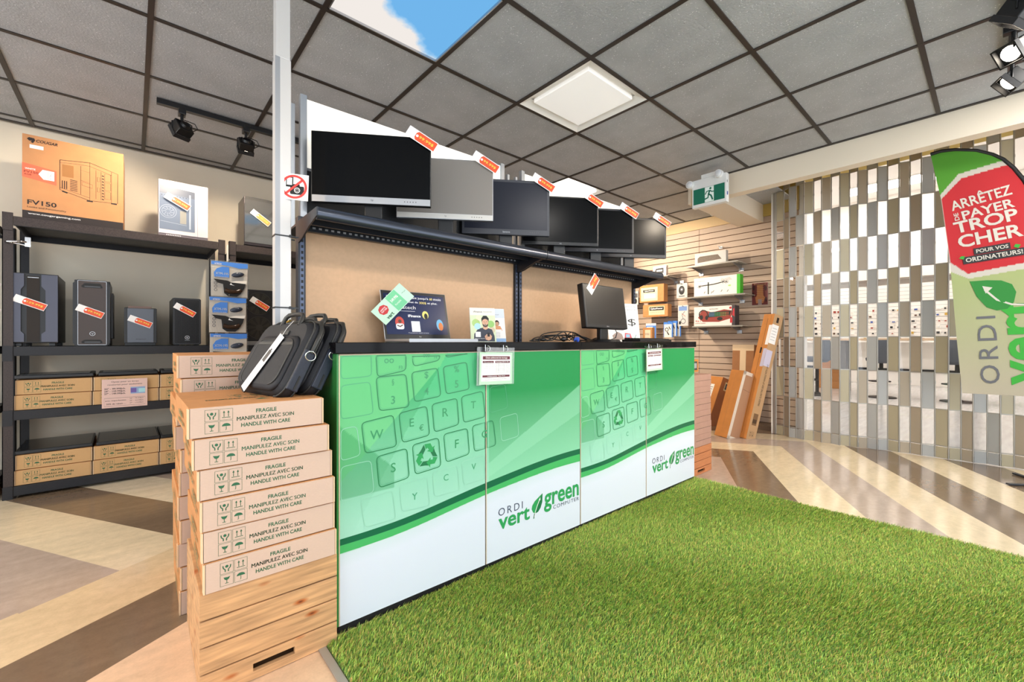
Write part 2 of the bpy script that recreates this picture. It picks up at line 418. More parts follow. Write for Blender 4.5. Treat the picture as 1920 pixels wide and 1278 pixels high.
mb = MB(); mb.box(5.43, 5.57, 1.385, 1.425, 0, 2.95, mat('white_trim', '#eceae6', 0.5)); struct(mb, 'trim_2')
# storefront side behind and beside the camera: window openings in cream walls
mb = MB()
mb.box(-2.6, 5.1, -1.9, -1.8, 2.45, 2.95, wallpaint); mb.box(-2.6, 5.1, -1.9, -1.8, 0, 0.15, wallpaint)
for x in (-2.6, 4.95): mb.box(x, x + .15, -1.9, -1.8, 0.15, 2.45, wallpaint)
struct(mb, 'wall_front')
mb = MB(); mb.box(-2.6, -2.5, -1.9, 4.9, 2.45, 2.95, wallpaint); mb.box(-2.6, -2.5, -1.8, 4.7, 0, .15, wallpaint); mb.box(-2.6, -2.5, 4.0, 4.7, .15, 2.45, wallpaint); mb.box(-2.6, -2.5, -1.8, -1.6, .15, 2.45, wallpaint); struct(mb, 'wall_left')
alu = mat('window_aluminium', '#77787c', 0.35, metal=0.7)
mb = MB()
for x in np.linspace(-2.42, 4.92, 6): mb.box(x - .025, x + .025, -1.87, -1.82, 0.15, 2.45, alu)
mb.box(-2.45, 4.95, -1.87, -1.82, .15, .20, alu); mb.box(-2.45, 4.95, -1.87, -1.82, 2.40, 2.45, alu); struct(mb, 'window_1')
mb = MB()
for y in np.linspace(-1.57, 3.97, 5): mb.box(-2.57, -2.52, y - .025, y + .025, 0.15, 2.45, alu)
mb.box(-2.57, -2.52, -1.6, 4.0, .15, .20, alu); mb.box(-2.57, -2.52, -1.6, 4.0, 2.40, 2.45, alu); struct(mb, 'window_2')

# ---- beam over the folding grille, cross beam, soffit
mb = MB(); mb.box(4.17, 4.28, -1.8, 1.78, 2.345, 2.95, creamtrim, .002)
mb.box(4.17, 5.44, 1.78, 2.05, 2.345, 2.95, creamtrim, .002); struct(mb, 'trim_3')
mb = MB(); mb.box(4.28, 5.57, -1.8, 1.78, 2.72, 2.8, yellowpaint); mb.box(5.43, 5.44, 1.42, 1.78, 2.41, 2.8, yellowpaint); struct(mb, 'ceiling')
mb = MB(); mb.box(5.03, 5.11, -1.8, 1.50, 2.66, 2.72, steel); struct(mb, 'trim_4')

# ================================================================ beyond the grille: the bright neighbouring shop
mw = mat('mall_wall_white', '#f4efe8', 0.6); mfl = mat('mall_floor_pale', '#c9c6c4', 0.14, noise=0.12, nscale=3, stretch=(1, 8, 1))
mb = MB(); mb.box(5.05, 13.5, -4.5, 6.0, -0.06, -0.002, mfl); struct(mb, 'floor')
mb = MB(); mb.box(12.9, 13.0, -4.5, 6.0, 0, 4.3, mw); mb.box(5.6, 13, 5.9, 6.0, 0, 4.3, mw); mb.box(5.1, 13, -4.5, -4.4, 0, 4.3, mw); mb.box(5.57, 5.6, 1.5, 6, 0, 4.3, mw)
mb.box(12.4, 12.9, -4.4, 5.9, 2.35, 2.75, mw); struct(mb, 'wall_far')
mb = MB(); mb.box(5.1, 13, -4.5, 6, 4.3, 4.4, mat('mall_ceiling', '#f2f0ee', 0.7)); struct(mb, 'ceiling')
mb = MB(); mb.box(5.05, 5.1, -4.5, 1.4, 2.72, 4.4, mw); mb.box(5.05, 5.1, -4.5, -1.8, 0, 4.4, mw); struct(mb, 'wall_outer')
mb = MB(); mb.box(12.87, 12.895, -4.4, 5.9, 0.30, 0.36, blackmatte); struct(mb, 'baseboard_far')
mglow = mat('mall_lamp_glow', (1.0, 0.97, 0.93), 0.5, emit=12.0)
first = None
for k, (x, y) in enumerate(((7.0, -1.6), (7.0, 1.2), (7.0, 4.0), (9.6, -1.6), (9.6, 1.2), (9.6, 4.0), (12.0, -1.6), (12.0, 1.2), (12.0, 4.0))):
    o = thing('troffer_light', 'long white ceiling light in the bright shop beyond the folding grille', 'ceiling light', (x, y, 4.285), 0, 'ceiling lights beyond the grille') if k == 0 else None
    if k == 0:
        first = o; mb = MB(); mb.box(-.32, .32, -1.1, 1.1, 0, .015, rim, .003); mb.build('frame', o)
        mb = MB(); mb.box(-.28, .28, -1.05, 1.05, -.008, .004, mglow); mb.build('diffuser', o)
    else: dup(first, (x, y, 4.285))
# ================================================================ folding grille of checkered panels
rods = [(5.092, 1.54), (5.053, 1.464), (5.018, 1.399), (4.99, 1.338), (4.986, 1.264), (4.982, 1.187), (4.978, 1.117), (4.974, 1.044), (4.972, 0.974), (4.986, 0.907), (5.0, 0.845), (5.014, 0.782), (5.03, 0.711), (5.045, 0.646), (5.052, 0.568), (5.054, 0.499), (5.057, 0.426), (5.059, 0.346), (5.065, 0.264), (5.07, 0.194), (5.075, 0.125), (5.08, 0.05), (5.085, -0.019), (5.09, -0.089)]
while rods[-1][1] > -0.85: rods.append((rods[-1][0] + .002, rods[-1][1] - .073))
rods = [(x + (.012 if i % 2 else -.012), y) for i, (x, y) in enumerate(rods)]
anod = mat('grille_rod_aluminium', '#a9a6a0', 0.35, metal=0.6)
solid_m = [mat('grille_panel_olive', '#aea58c', 0.42, metal=0.15), mat('grille_panel_grey', '#a9aaa9', 0.42, metal=0.15), mat('grille_panel_taupe', '#a99d8b', 0.42, metal=0.15)]
def clear_mat():
    m = bpy.data.materials.new('clear_polycarbonate'); m.use_nodes = True; N = m.node_tree.nodes; L = m.node_tree.links; N.remove(N['Principled BSDF'])
    t = N.new('ShaderNodeBsdfTransparent'); t.inputs[0].default_value = (.97, .97, .97, 1); g = N.new('ShaderNodeBsdfGlossy'); g.inputs['Roughness'].default_value = 0.03
    x = N.new('ShaderNodeMixShader'); x.inputs[0].default_value = 0.03; L.new(t.outputs[0], x.inputs[1]); L.new(g.outputs[0], x.inputs[2]); L.new(x.outputs[0], N['Material Output'].inputs[0]); return m
clearm = clear_mat()
g = thing('folding_grille', 'floor-to-ceiling folding security grille of checkered metal and clear panels', 'security grille', (5.05, 0.7, 0))
rows = [0.0, 0.105] + [0.105 + .3045 * k for k in range(1, 9)] + [2.655]
def panel(mb, a, b, z0, z1, m, t=.004, inset=.006):
    d = (Vector(b) - Vector(a)).normalized(); n = Vector((-d.y, d.x)) * t / 2; a = Vector(a) + d * inset; b = Vector(b) - d * inset
    p = [a + n, a - n, b - n, b + n]
    mb.hexa([(q.x, q.y, z0) for q in p] + [(q.x, q.y, z1) for q in p], m)
off = Vector((5.05, 0.7))
for i in range(len(rods)):
    x, y = rods[i][0] - off.x, rods[i][1] - off.y
    mb = MB(); mb.cyl((x, y, .004), (x, y, 2.655), .0052, anod, n=8)
    for z in (.05, .62, 1.2, 1.8, 2.4): mb.cyl((x, y, z), (x, y, z + .02), .0068, anod, n=8)
    mb.build('hinge_rod', g)
for i in range(len(rods) - 1):
    a = Vector(rods[i]) - off; b = Vector(rods[i + 1]) - off
    ms = MB(); mc = MB(); sm = solid_m[(i * 7 // 3) % 3]
    panel(ms, a, b, .004, .097, sm, .006)
    for k in range(1, len(rows) - 1):
        z0, z1 = rows[k], rows[k + 1]
        solid = ((i - 3) + (k - 1)) % 2 == 0
        if solid: panel(ms, a, b, z0 + .003, z1 - .003, sm)
        else:
            panel(mc, a, b, z0 + .003, z1 - .003, clearm, .002)
        panel(ms, a, b, z0 - .004, z0 + .004, anod, .006, .004)
    ms.build('metal_panel', g); mc.build('clear_panel', g, label='clear see-through panel')
# steel end post beside the slat wall
mb = MB(); mb.box(-.012, .012, -.012, .012, 0, 2.655, anod, .003); mb.build('end_post', g, loc=(.052, .862, 0))
mb = MB(); mb.box(-.004, .004, -.008, .008, 0, 2.655, mat('white_trim', '#eceae6'), .001); mb.build('end_post', g, loc=(.055, .885, 0))

# ================================================================ furniture beyond the grille
stoolm = mat('stool_fabric', '#474c56', 0.7)
def stool(loc, rot, label):
    o = thing('bar_stool', label, 'bar stool', loc, rot, 'bar stools beyond the grille')
    mb = MB(); mb.cyl((0, 0, 0), (0, 0, .015), .21, blackmatte, .20, n=24); mb.cyl((0, 0, .015), (0, 0, .06), .08, blackmatte, .03); mb.build('base', o)
    mb = MB(); mb.cyl((0, 0, .03), (0, 0, .62), .028, blackmatte); mb.cyl((-.13, 0, .28), (.13, 0, .28), .012, blackmatte); mb.cyl((-.13, .12, .28), (.13, .12, .28), .012, blackmatte)
    for s in (-.13, .13): mb.cyl((s, 0, .28), (s, .12, .28), .012, blackmatte)
    mb.build('pedestal', o)
    rings = []
    for zz, rx, ry in ((.60, .16, .15), (.64, .21, .20), (.68, .215, .205), (.70, .19, .18)):
        rings.append([(rx * math.cos(t), ry * math.sin(t), zz) for t in np.linspace(0, 2 * PI, 20, endpoint=False)])
    mb = MB(); mb.loft(rings, stoolm); mb.build('seat', o)
    out = []; n = 14
    mb = MB(); pts = []
    for zz, k in ((.66, 1.0), (.80, 1.04), (.93, 1.02), (1.0, .92)):
        ring = []
        for q in range(n + 1):
            t = math.radians(200 + 140 * q / n); ring.append((.215 * k * math.cos(t), .205 * k * math.sin(t), zz))
        for q in range(n, -1, -1):
            t = math.radians(200 + 140 * q / n); ring.append((.18 * k * math.cos(t), .17 * k * math.sin(t), zz))
        pts.append(ring)
    mb.loft(pts, stoolm); mb.build('backrest', o)
    return o
s0 = stool((9.35, 2.17, -.002), math.radians(20), 'leftmost dark bar stool seen through the folding grille, in front of a wooden crate')
dup(s0, (9.75, 1.33, -.002), math.radians(-60), 'dark bar stool in the middle of the three seen through the folding grille')
dup(s0, (9.95, .42, -.002), math.radians(-50), 'rightmost dark bar stool seen through the folding grille, beside the feather flag')
o = thing('high_table', 'long pale high table with dark legs behind the bar stools beyond the grille', 'table', (10.4, .4, -.002))
mb = MB(); mb.box(-.3, .3, -2.2, 2.2, .99, 1.03, mat('pale_oak', '#cdb193', 0.5), .004); mb.build('tabletop', o)
for x in (-.22, .22):
    for y in (-2.0, -.2, 1.55): mb = MB(); mb.box(x - .03, x + .03, y - .04, y + .04, 0, .99, mat('leg_grey', '#6a6663', 0.5)); mb.build('leg', o)
wood = mat('crate_pine', '#bf9468', 0.75, noise=0.3, nscale=5, stretch=(1.2, 3, 16))
def _knots():     # darker knots and orange streaks in the pine
    N = wood.node_tree.nodes; L = wood.node_tree.links; b = N['Principled BSDF']; tc = N.new('ShaderNodeTexCoord'); mp = N.new('ShaderNodeMapping'); mp.inputs['Scale'].default_value = (1, 1, 2.6); L.new(tc.outputs['Object'], mp.inputs[0])
    t = N.new('ShaderNodeTexVoronoi'); t.inputs['Scale'].default_value = 8.5; L.new(mp.outputs[0], t.inputs[0])
    r = N.new('ShaderNodeValToRGB'); e = r.color_ramp.elements; e[0].position = .03; e[0].color = lin('#7a4a26'); e[1].position = .22; e[1].color = (1, 1, 1, 1); q = e.new(.09); q.color = lin('#d9995c'); L.new(t.outputs['Distance'], r.inputs[0])
    old = b.inputs['Base Color'].links[0].from_socket; x = N.new('ShaderNodeMix'); x.data_type = 'RGBA'; x.blend_type = 'MULTIPLY'; x.inputs[0].default_value = 1.0; L.new(old, x.inputs[6]); L.new(r.outputs[0], x.inputs[7]); L.new(x.outputs[2], b.inputs['Base Color'])
_knots()
def crate(label, loc, rot, w, d, h, name='wooden_crate', group=None, n=4, wm=None, slot=True):
    wm = wm or wood
    o = thing(name, label, 'crate', loc, rot, group)
    g_ = .004; ph = h / n
    for k in range(n):
        z0, z1 = k * ph + g_ / 2, (k + 1) * ph - g_ / 2
        mb = MB()
        if k == 0 and slot:   # front board with a hand slot
            c = w * .5; s = .055; zc = (z0 + z1) / 2; t = .011
            mb.box(0, c - s, 0, .014, z0, z1, wm, .0015); mb.box(c + s, w, 0, .014, z0, z1, wm, .0015)
            mb.box(c - s - .001, c + s + .001, 0, .014, z0 + .0005, zc - t, wm); mb.box(c - s - .001, c + s + .001, 0, .014, zc + t, z1 - .0005, wm)
        else: mb.box(0, w, 0, .014, z0, z1, wm, .0015)
        mb.build('slat_board', o)
        mb = MB(); mb.box(0, w, d - .014, d, z0, z1, wm, .0015); mb.build('slat_board', o)
    mb = MB(); 
    for x in (0.001, w - .013): mb = MB(); mb.box(x, x + .012, .0145, d - .0145, .004, h - .002, wm, .0015); mb.build('side_board', o)
    mb = MB(); mb.box(.0135, w - .0135, .0148, d - .0148, .004, .016, mat('crate_inside', '#6d4d30', .9)); mb.build('bottom_board', o)
    mb = MB(); mb.box(.0135, w - .0135, .0148, d - .0148, h - .012, h - .001, wm); mb.build('top_board', o)
    return o
crate('small wooden crate standing beyond the folding grille near the leftmost stool', (10.85, 2.55, -.002), math.radians(-90), .5, .4, .62, wm=cardboard, slot=False)
# distant display wall with hanging goods
o = thing('display_wall', 'distant white slatted display panel hung with small goods beyond the grille', 'display', (12.38, 1.55, 0), -PI / 2)
mb = MB(); mb.box(-2.6, 2.3, -.03, .0, .95, 2.2, mw)
for k in range(15): mb.box(-2.6, 2.3, -.032, -.029, 1.0 + k * .08, 1.004 + k * .08, greyink)
mb.build('backing', o)
gm = [mat('goods_' + c, c, .5) for c in ('#1c1c20', '#5a3a22', '#c9a040', '#2b4fa0', '#e8e6e2', '#9a2f22', '#303438')]
gp = mat('goods_card', '#efe9e0', .6)
firsts = None; hang = random.Random(3)
for r in range(6):
    for c in range(40):
        if c in (17, 27): continue
        x = -2.5 + c * .116; z = .99 + r * .125
        t_ = MB(); ww = hang.uniform(.022, .045); t_.box(-ww, ww, -.02, 0, 0, hang.uniform(.06, .10), gp, .002); t_.box(-ww * .55, ww * .6, -.032, -.019, .015, hang.uniform(.035, .065), gm[hang.randrange(7)], .004)
        q = t_.build('hanging_package', loc=(12.348, 1.55 - x + hang.uniform(-.03, .03), z), rot=-PI / 2)
        tag(q, 'tiny boxed accessory hanging on the distant white display panel beyond the grille', 'package', 'small goods on the distant display wall')

# ================================================================ feather flag
flag_red = mat('flag_red', '#c2262b', 0.75); flag_green = mat('flag_green', '#4f8f22', 0.75); flag_pale = mat('flag_pale_green', '#b9bd8d', 0.8)
flag_beige = mat('flag_pale_lower', '#c6bfa4', 0.8); flag_white = mat('flag_white', '#c9c2b6', 0.75); flag_logo = mat('flag_logo_green', '#2f9a2c', 0.7); flag_logo2 = mat('flag_logo_dark', '#1e7a28', 0.7)  # flag colours dulled: shade of a backlit cloth put into them
A = math.radians(-75)
o = thing('feather_flag', 'tall feather flag, green top over a red octagon reading ARRÊTEZ DE PAYER TROP CHER', 'flag', (4.55, .047, 0), A)
def cloth_mat():
    m = attr_mat('flag_cloth', 0.8); return m
# cloth drawn as a fine grid, coloured by its printed artwork, darkened for the backlit shade
top = [(-.29, 2.374), (-.233, 2.383), (-.162, 2.374), (-.053, 2.34), (.026, 2.294), (.078, 2.248), (.128, 2.177), (.178, 2.078), (.23, 1.93), (.275, 1.74), (.30, 1.5), (.315, 1.2), (.32, .9), (.32, .62)]
left = [(-.29, 2.374), (-.233, 2.028), (-.185, 1.545), (-.15, 1.0), (-.121, .596)]
zt = sorted(set([p[1] for p in top]))
def xl(z): return float(np.interp(z, [p[1] for p in left][::-1], [p[0] for p in left][::-1]))
def xr(z):
    tz = [p[1] for p in top[2:]][::-1]; tx = [p[0] for p in top[2:]][::-1]; return float(np.interp(z, tz, tx))
def topz(x): return float(np.interp(x, [p[0] for p in top[:9]], [p[1] for p in top[:9]]))
def inpoly(x, z, P_):
    c = False; j = len(P_) - 1
    for i in range(len(P_)):
        if (P_[i][1] > z) != (P_[j][1] > z) and x < (P_[j][0] - P_[i][0]) * (z - P_[i][1]) / (P_[j][1] - P_[i][1]) + P_[i][0]: c = not c
        j = i
    return c
octo = [(-.233, 2.03), (-.13, 2.16), (.13, 2.215), (.40, 2.1), (.40, 1.6), (.24, 1.53), (-.094, 1.467), (-.186, 1.56)]
octw = [(-.262, 2.03), (-.145, 2.195), (.14, 2.255), (.45, 2.13), (.45, 1.57), (.26, 1.49), (-.09, 1.43), (-.20, 1.50)]
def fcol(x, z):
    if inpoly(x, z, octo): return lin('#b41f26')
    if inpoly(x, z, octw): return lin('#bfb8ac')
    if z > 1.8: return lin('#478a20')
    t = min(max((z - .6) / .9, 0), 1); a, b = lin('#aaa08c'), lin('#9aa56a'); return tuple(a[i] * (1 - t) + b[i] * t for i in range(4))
def wav(x, z): return .009 * math.sin(7 * x + 2.2 * z) + .003 * math.sin(5 * z + 14 * x)
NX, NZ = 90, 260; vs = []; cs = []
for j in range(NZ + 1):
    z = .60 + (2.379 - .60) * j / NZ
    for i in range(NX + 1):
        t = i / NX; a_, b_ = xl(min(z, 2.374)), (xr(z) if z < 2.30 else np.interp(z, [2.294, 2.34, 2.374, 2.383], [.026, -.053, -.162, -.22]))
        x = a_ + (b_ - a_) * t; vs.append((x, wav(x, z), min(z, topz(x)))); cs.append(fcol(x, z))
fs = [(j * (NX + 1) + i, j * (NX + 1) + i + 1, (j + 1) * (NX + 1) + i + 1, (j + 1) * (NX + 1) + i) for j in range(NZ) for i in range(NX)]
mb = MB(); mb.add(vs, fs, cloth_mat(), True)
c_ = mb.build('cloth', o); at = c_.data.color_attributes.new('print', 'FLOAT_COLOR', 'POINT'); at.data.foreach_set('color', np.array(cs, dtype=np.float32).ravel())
# printed words, following the cloth
mb = MB(); y = -.0015
sh = .0; ro = math.radians(8)
mb.text('ARRÊTEZ', flag_white, -.175, 1.932, .305, .090, y, .018, rot=math.radians(12.5))
mb.text('PAYER', flag_white, -.118, 1.858, .257, .064, y, .022, rot=math.radians(11.5))
mb.text('DE', flag_white, -.136, 1.862, .055, .024, y, .02, rot=math.radians(100))
mb.text('TROP', flag_white, -.158, 1.762, .315, .086, y, .025, rot=math.radians(10))
mb.text('CHER', flag_white, -.138, 1.655, .315, .092, y, .025, rot=math.radians(8.5))
mb.push(T(-.12, y, 1.565) @ Matrix.Rotation(-math.radians(7), 4, 'Y'))
for q_ in range(12): mb.rect(.062 + q_ * .0147, .062 + (q_ + 1) * .0147, .026, .072, ink, -.0015)
mb.text('POUR VOS', flag_white, .073, .036, .155, .026, -.004, .02)
for q_ in range(20): mb.rect(.0 + q_ * .0152, .0 + (q_ + 1) * .0152, -.030, .022, ink, -.0015)
mb.text('ORDINATEURS!', flag_white, .014, -.019, .275, .031, -.004, .02)
mb.poly([(-.018, .018), (.004, .006), (.014, .028), (-.004, .032)], flag_logo, -.0019); mb.poly([(.252, .036), (.272, .022), (.286, .044), (.262, .054)], flag_logo, -.0019); mb.pop()
# leaf and sideways logo
leaf = [(-.085, 1.41), (-.05, 1.30), (.0, 1.22), (.05, 1.195), (.10, 1.205), (.13, 1.25), (.14, 1.32), (.12, 1.375), (.07, 1.405), (0, 1.412)]
mb.poly(leaf, flag_logo2, y); mb.line([(-.01, 1.345), (.05, 1.27), (.12, 1.235), (.30, 1.22)], .012, flag_white, y - .0006); mb.poly([(-.022, 1.372), (.028, 1.358), (-.005, 1.318)], flag_white, y - .0006)
mb.line([(.14, 1.236), (.3, 1.228)], .012, flag_logo2, y - .0004)
mb.text('ORDI', greyink, .068, .68, .48, .095, y, .0, rot=math.radians(93), sp=1.25)
mb.text('vert', flag_logo, .265, .68, .60, .18, y, .022, rot=math.radians(93))
for k_ in range(len(mb.v)):
    x_, y_, z_ = mb.v[k_]; mb.v[k_] = (x_, y_ + wav(x_, z_) - .0016, z_)
mb.build('printed_words', o, label='white slogan and green leaf logo lettering')
mb = MB(); mb.tube([(x, wav(x, z) * .5, z + .004) for x, z in top[:-1]] + [(.322, 0, .9), (.322, 0, .35), (.322, 0, .06)], .013, blackmatte, flat=1.0); mb.build('pole', o, label='curved black pole sleeve')
mb = MB()
for q in (25, 115, 205, 295): mb.push(T(.322, 0, .0) @ R(q)); mb.box(-.012, .28, -.014, .014, .004, .014, darksteel, .002); mb.pop()
mb.cyl((.322, 0, .0), (.322, 0, .09), .022, darksteel); mb.build('base', o)
# ================================================================ exit sign with emergency lamps
o = thing('exit_sign', 'white emergency exit sign with green running-man panel and two lamp heads', 'exit sign', (3.90, 1.725, 2.228), -PI / 2)
mb = MB(); mb.box(-.155, .155, -.0, .055, -.02, .235, white, .006); mb.box(-.17, -.155, .02, .09, .01, .16, mat('sign_mount_yellowed', '#d9bd7c', .5)); mb.box(-.07, .09, .0, .05, .235, .27, white, .004); mb.build('housing', o)
mb = MB(); mb.rect(-.140, .140, .008, .148, mat('sign_green', '#0c6a52', .4, emit=.15), -.001); mb.rect(-.034, .046, .010, .146, mat('sign_white', '#dfe8e2', .4, emit=.2), -.0015)
gn = MATS['sign_green']
mb.disc(.016, .128, .010, gn, -.002)
mb.line([(.012, .113), (.000, .082), (.022, .062), (.036, .022)], .014, gn, -.002); mb.line([(.000, .084), (-.006, .048), (-.052, .036)], .012, gn, -.002)
mb.line([(.010, .110), (-.018, .106), (-.030, .082)], .009, gn, -.002); mb.line([(.012, .110), (.028, .096), (.052, .094)], .009, gn, -.002); mb.build('sign_panel', o, label='green panel with white running man')
for x, z in ((-.165, .20), (.095, .232)):
    mb = MB(); mb.push(T(x, -.01, z)); mb.sphere((0, .02, 0), .036, white); mb.cyl((0, 0, 0), (0, -.022, 0), .036, white, .034, 20); mb.sphere((0, -.022, 0), .028, mat('lamp_lens', '#e8eaee', .1, spec=.8), sc=(1, .45, 1)); mb.pop(); mb.build('lamp_head', o)
mb = MB(); mb.box(.154, .156, .012, .02, .15, .17, ink); mb.box(.1545, .156, .01, .03, .04, .07, gm[3]); mb.build('test_button', o)

# ================================================================ little dome camera by the slat wall
o = thing('security_camera', 'small black and white security camera on the ceiling near the slatted wall', 'camera', (5.06, 2.19, 2.54), math.radians(-60))
mb = MB(); mb.cyl((0, 0, 0), (0, 0, -.025), .03, white); mb.cyl((0, 0, -.02), (.0, -.03, -.06), .012, white); mb.build('mount', o)
mb = MB(); mb.cyl((0, .03, -.07), (0, -.10, -.095), .028, white, n=18); mb.cyl((0, -.095, -.094), (0, -.112, -.097), .029, black, n=18); mb.build('body', o)
# ================================================================ display counters with printed fronts
CA = math.atan2(1.41 - 1.45, 2.961 - .511); LEN = math.hypot(2.45, .04) / 2
C0 = Vector((.511, 1.45))
def onc(s, d=0.0):   # a point s along the counter front, d behind it
    return C0.x + s * math.cos(CA) - d * math.sin(CA), C0.y + s * math.sin(CA) + d * math.cos(CA)
wave_s = [0, .148, .279, .424, .629, .92, 1.089, 1.26]
wave_z = [.319, .321, .331, .352, .380, .411, .422, .424]
def wz(s, k): return float(np.interp(s, wave_s, wave_z)) - [0, float(np.interp(s, [0, .63, 1.25], [.021, .029, .027])), float(np.interp(s, [0, .63, 1.25], [.048, .050, .066]))][k]
def smooth(s, k):
    return sum(wz(s + d, k) for d in (-.08, -.04, 0, .04, .08)) / 5
def mixl(a, b, t): t = min(max(t, 0), 1); return tuple(a[i] * (1 - t) + b[i] * t for i in range(4))
c1, c2, c3, c4, cw = lin('#4fb279'), lin('#268a4c'), lin('#9dd2bc'), lin('#74c883'), lin('#d5dce8')
def panel_art(s, z):
    if z < smooth(s, 2):
        return mixl(lin('#c9d8dc'), cw, (smooth(s, 2) - z) / .05)
    if s < .63:
        t = (z - .35) / .57
        col = mixl(c3, c1, t * 1.25)
        # crossing light rays
        d = (z - .33) - (s - .05) * 1.62
        if d > 0: col = mixl(col, c2, .42 * min(1, (z - .3) * 1.6))
        e = (z - .50) - (s - .0) * .98
        if e > 0 and d > 0: col = mixl(col, c4, .55)
        if s < .2 and z > .45 and (.70 - z) > (s) * .9: col = mixl(col, c2, .45)
        f = (z - .50) - (s) * 1.25
        if f > 0 and z > .62 and s > .28: col = mixl(col, c4, .3)
        return col
    t = (z - .34) / .5; col = mixl(lin('#8ccfaa'), c2, t * 1.2)
    l1 = .46 + (s - .634) * .50; l2 = .40 + (s - .634) * .36
    if z < l1: col = mixl(col, lin('#9ad8b6'), .42 if z > l2 else .16)
    return col
wave_dark = mat('print_dark_green', '#1d6444', .3, spec=.2); wave_light = mat('print_mid_green', '#48ae63', .3, spec=.2)
keyline = [mat('key_line_a', '#1f7a4a', .35), mat('key_line_b', '#479c72', .35), mat('key_line_c', '#8cc5ab', .35)]
keytxt = mat('key_letter', '#36905f', .35); keyfill = mat('key_fill', '#6cc48b', .35)
logo_g = mat('logo_green', '#2f9a58', .3); logo_gd = mat('logo_green_dark', '#1d7046', .3); navy = mat('logo_navy', '#323a55', .35)
KEYS = [([(.009, .853), (.115, .858), (.112, .935), (.009, .93)], '', 1), ([(.135, .853), (.245, .872), (.245, .935), (.13, .935)], 'F3', 0), ([(.275, .885), (.387, .905), (.39, .938), (.267, .938)], 'F4', 0), ([(.415, .915), (.52, .928), (.53, .938), (.41, .938)], '', 0),
        ([(.142, .733), (.258, .736), (.245, .858), (.13, .852)], '3', 0), ([(.279, .752), (.394, .765), (.379, .875), (.267, .863)], '4', 0), ([(.417, .770), (.529, .782), (.516, .894), (.403, .879)], '5', 0), ([(.56, .79), (.625, .795), (.625, .905), (.543, .898)], '', 1),
        ([(.23, .607), (.344, .619), (.331, .732), (.216, .716)], 'E', 0), ([(.091, .591), (.208, .598), (.195, .713), (.078, .698)], 'W', 0), ([(.364, .627), (.478, .643), (.468, .75), (.353, .736)], 'R', 0), ([(.5, .647), (.611, .659), (.597, .769), (.488, .754)], 'T', 0),
        ([(.142, .461), (.258, .474), (.248, .584), (.131, .572)], 'S', 0), ([(.282, .48), (.394, .49), (.383, .603), (.27, .592)], 'REC', 0), ([(.417, .501), (.529, .515), (.519, .622), (.405, .613)], 'F', 0), ([(.554, .52), (.669, .529), (.653, .639), (.542, .628)], 'G', 0),
        ([(.009, .719), (.121, .726), (.109, .838), (.009, .831)], '', 1), ([(.009, .58), (.075, .588), (.062, .69), (.009, .686)], '', 2), ([(.009, .444), (.123, .451), (.112, .564), (.009, .56)], '', 2),
        ([(.364, .376), (.48, .376), (.468, .48), (.355, .472)], 'C', 2), ([(.5, .392), (.611, .396), (.602, .498), (.49, .489)], 'V', 2), ([(.228, .353), (.344, .349), (.331, .459), (.218, .453)], 'Y', 2), ([(.09, .335), (.205, .335), (.19, .44), (.075, .43)], '', 2),
        ([(.635, .672), (.735, .685), (.72, .79), (.635, .782)], '', 1), ([(.70, .54), (.80, .55), (.79, .655), (.69, .645)], '', 2)]
KTX = {'3': [('§', .0, .022, .028), ('3', .0, -.045, .035)], '4': [('$', .0, .018, .035), ('4', 0, -.042, .034)], '5': [('%', .0, .020, .032), ('5', 0, -.042, .036)], 'E': [('E', -.012, -.010, .036), ('€', .028, -.030, .028)],
       'W': [('W', -.01, -.018, .038)], 'R': [('R', -.002, -.010, .040)], 'T': [('T', 0, -.010, .036)], 'S': [('S', 0, -.020, .040)], 'F': [('F', 0, -.016, .040)], 'G': [('G', .002, -.012, .038)], 'C': [('C', 0, 0, .03)], 'V': [('V', 0, 0, .03)], 'Y': [('Y', 0, -.02, .03)],
       'F3': [('F3', .035, -.022, .014), ('oo', -.01, .0, .020)], 'F4': [('F4', .04, -.006, .012), ('000', -.0, .0, .016)]}
def recycle(mb, cx, cz, r, y):
    for k in range(3):
        a = math.radians(90 + 120 * k); mb.push(T(cx, 0, cz) @ Matrix.Rotation(-math.radians(120 * k), 4, 'Y'))
        mb.poly([(-.30 * r, .95 * r), (-.55 * r, .55 * r), (-.80 * r, .25 * r), (-.42 * r, .10 * r), (-.16 * r, .52 * r)], logo_gd, y)
        mb.poly([(-.24 * r, .98 * r), (.30 * r, .98 * r), (.50 * r, .62 * r), (.72 * r, .74 * r), (.50 * r, .22 * r), (-.02 * r, .38 * r), (.17 * r, .46 * r), (.05 * r, .66 * r), (-.12 * r, .56 * r)], logo_g, y - .0001)
        mb.pop()
def clip_half(pts, s0, s1):  # clip polygon to s range
    def cl(p, f, t):
        out = []
        for i in range(len(p)):
            a, b = p[i - 1], p[i]; ia, ib = f(a), f(b)
            if ia != ib: k = (t - a[0]) / (b[0] - a[0]); out.append((t, a[1] + (b[1] - a[1]) * k))
            if ib: out.append(b)
        return out
    return cl(cl(pts, lambda q: q[0] >= s0, s0), lambda q: q[0] <= s1, s1)
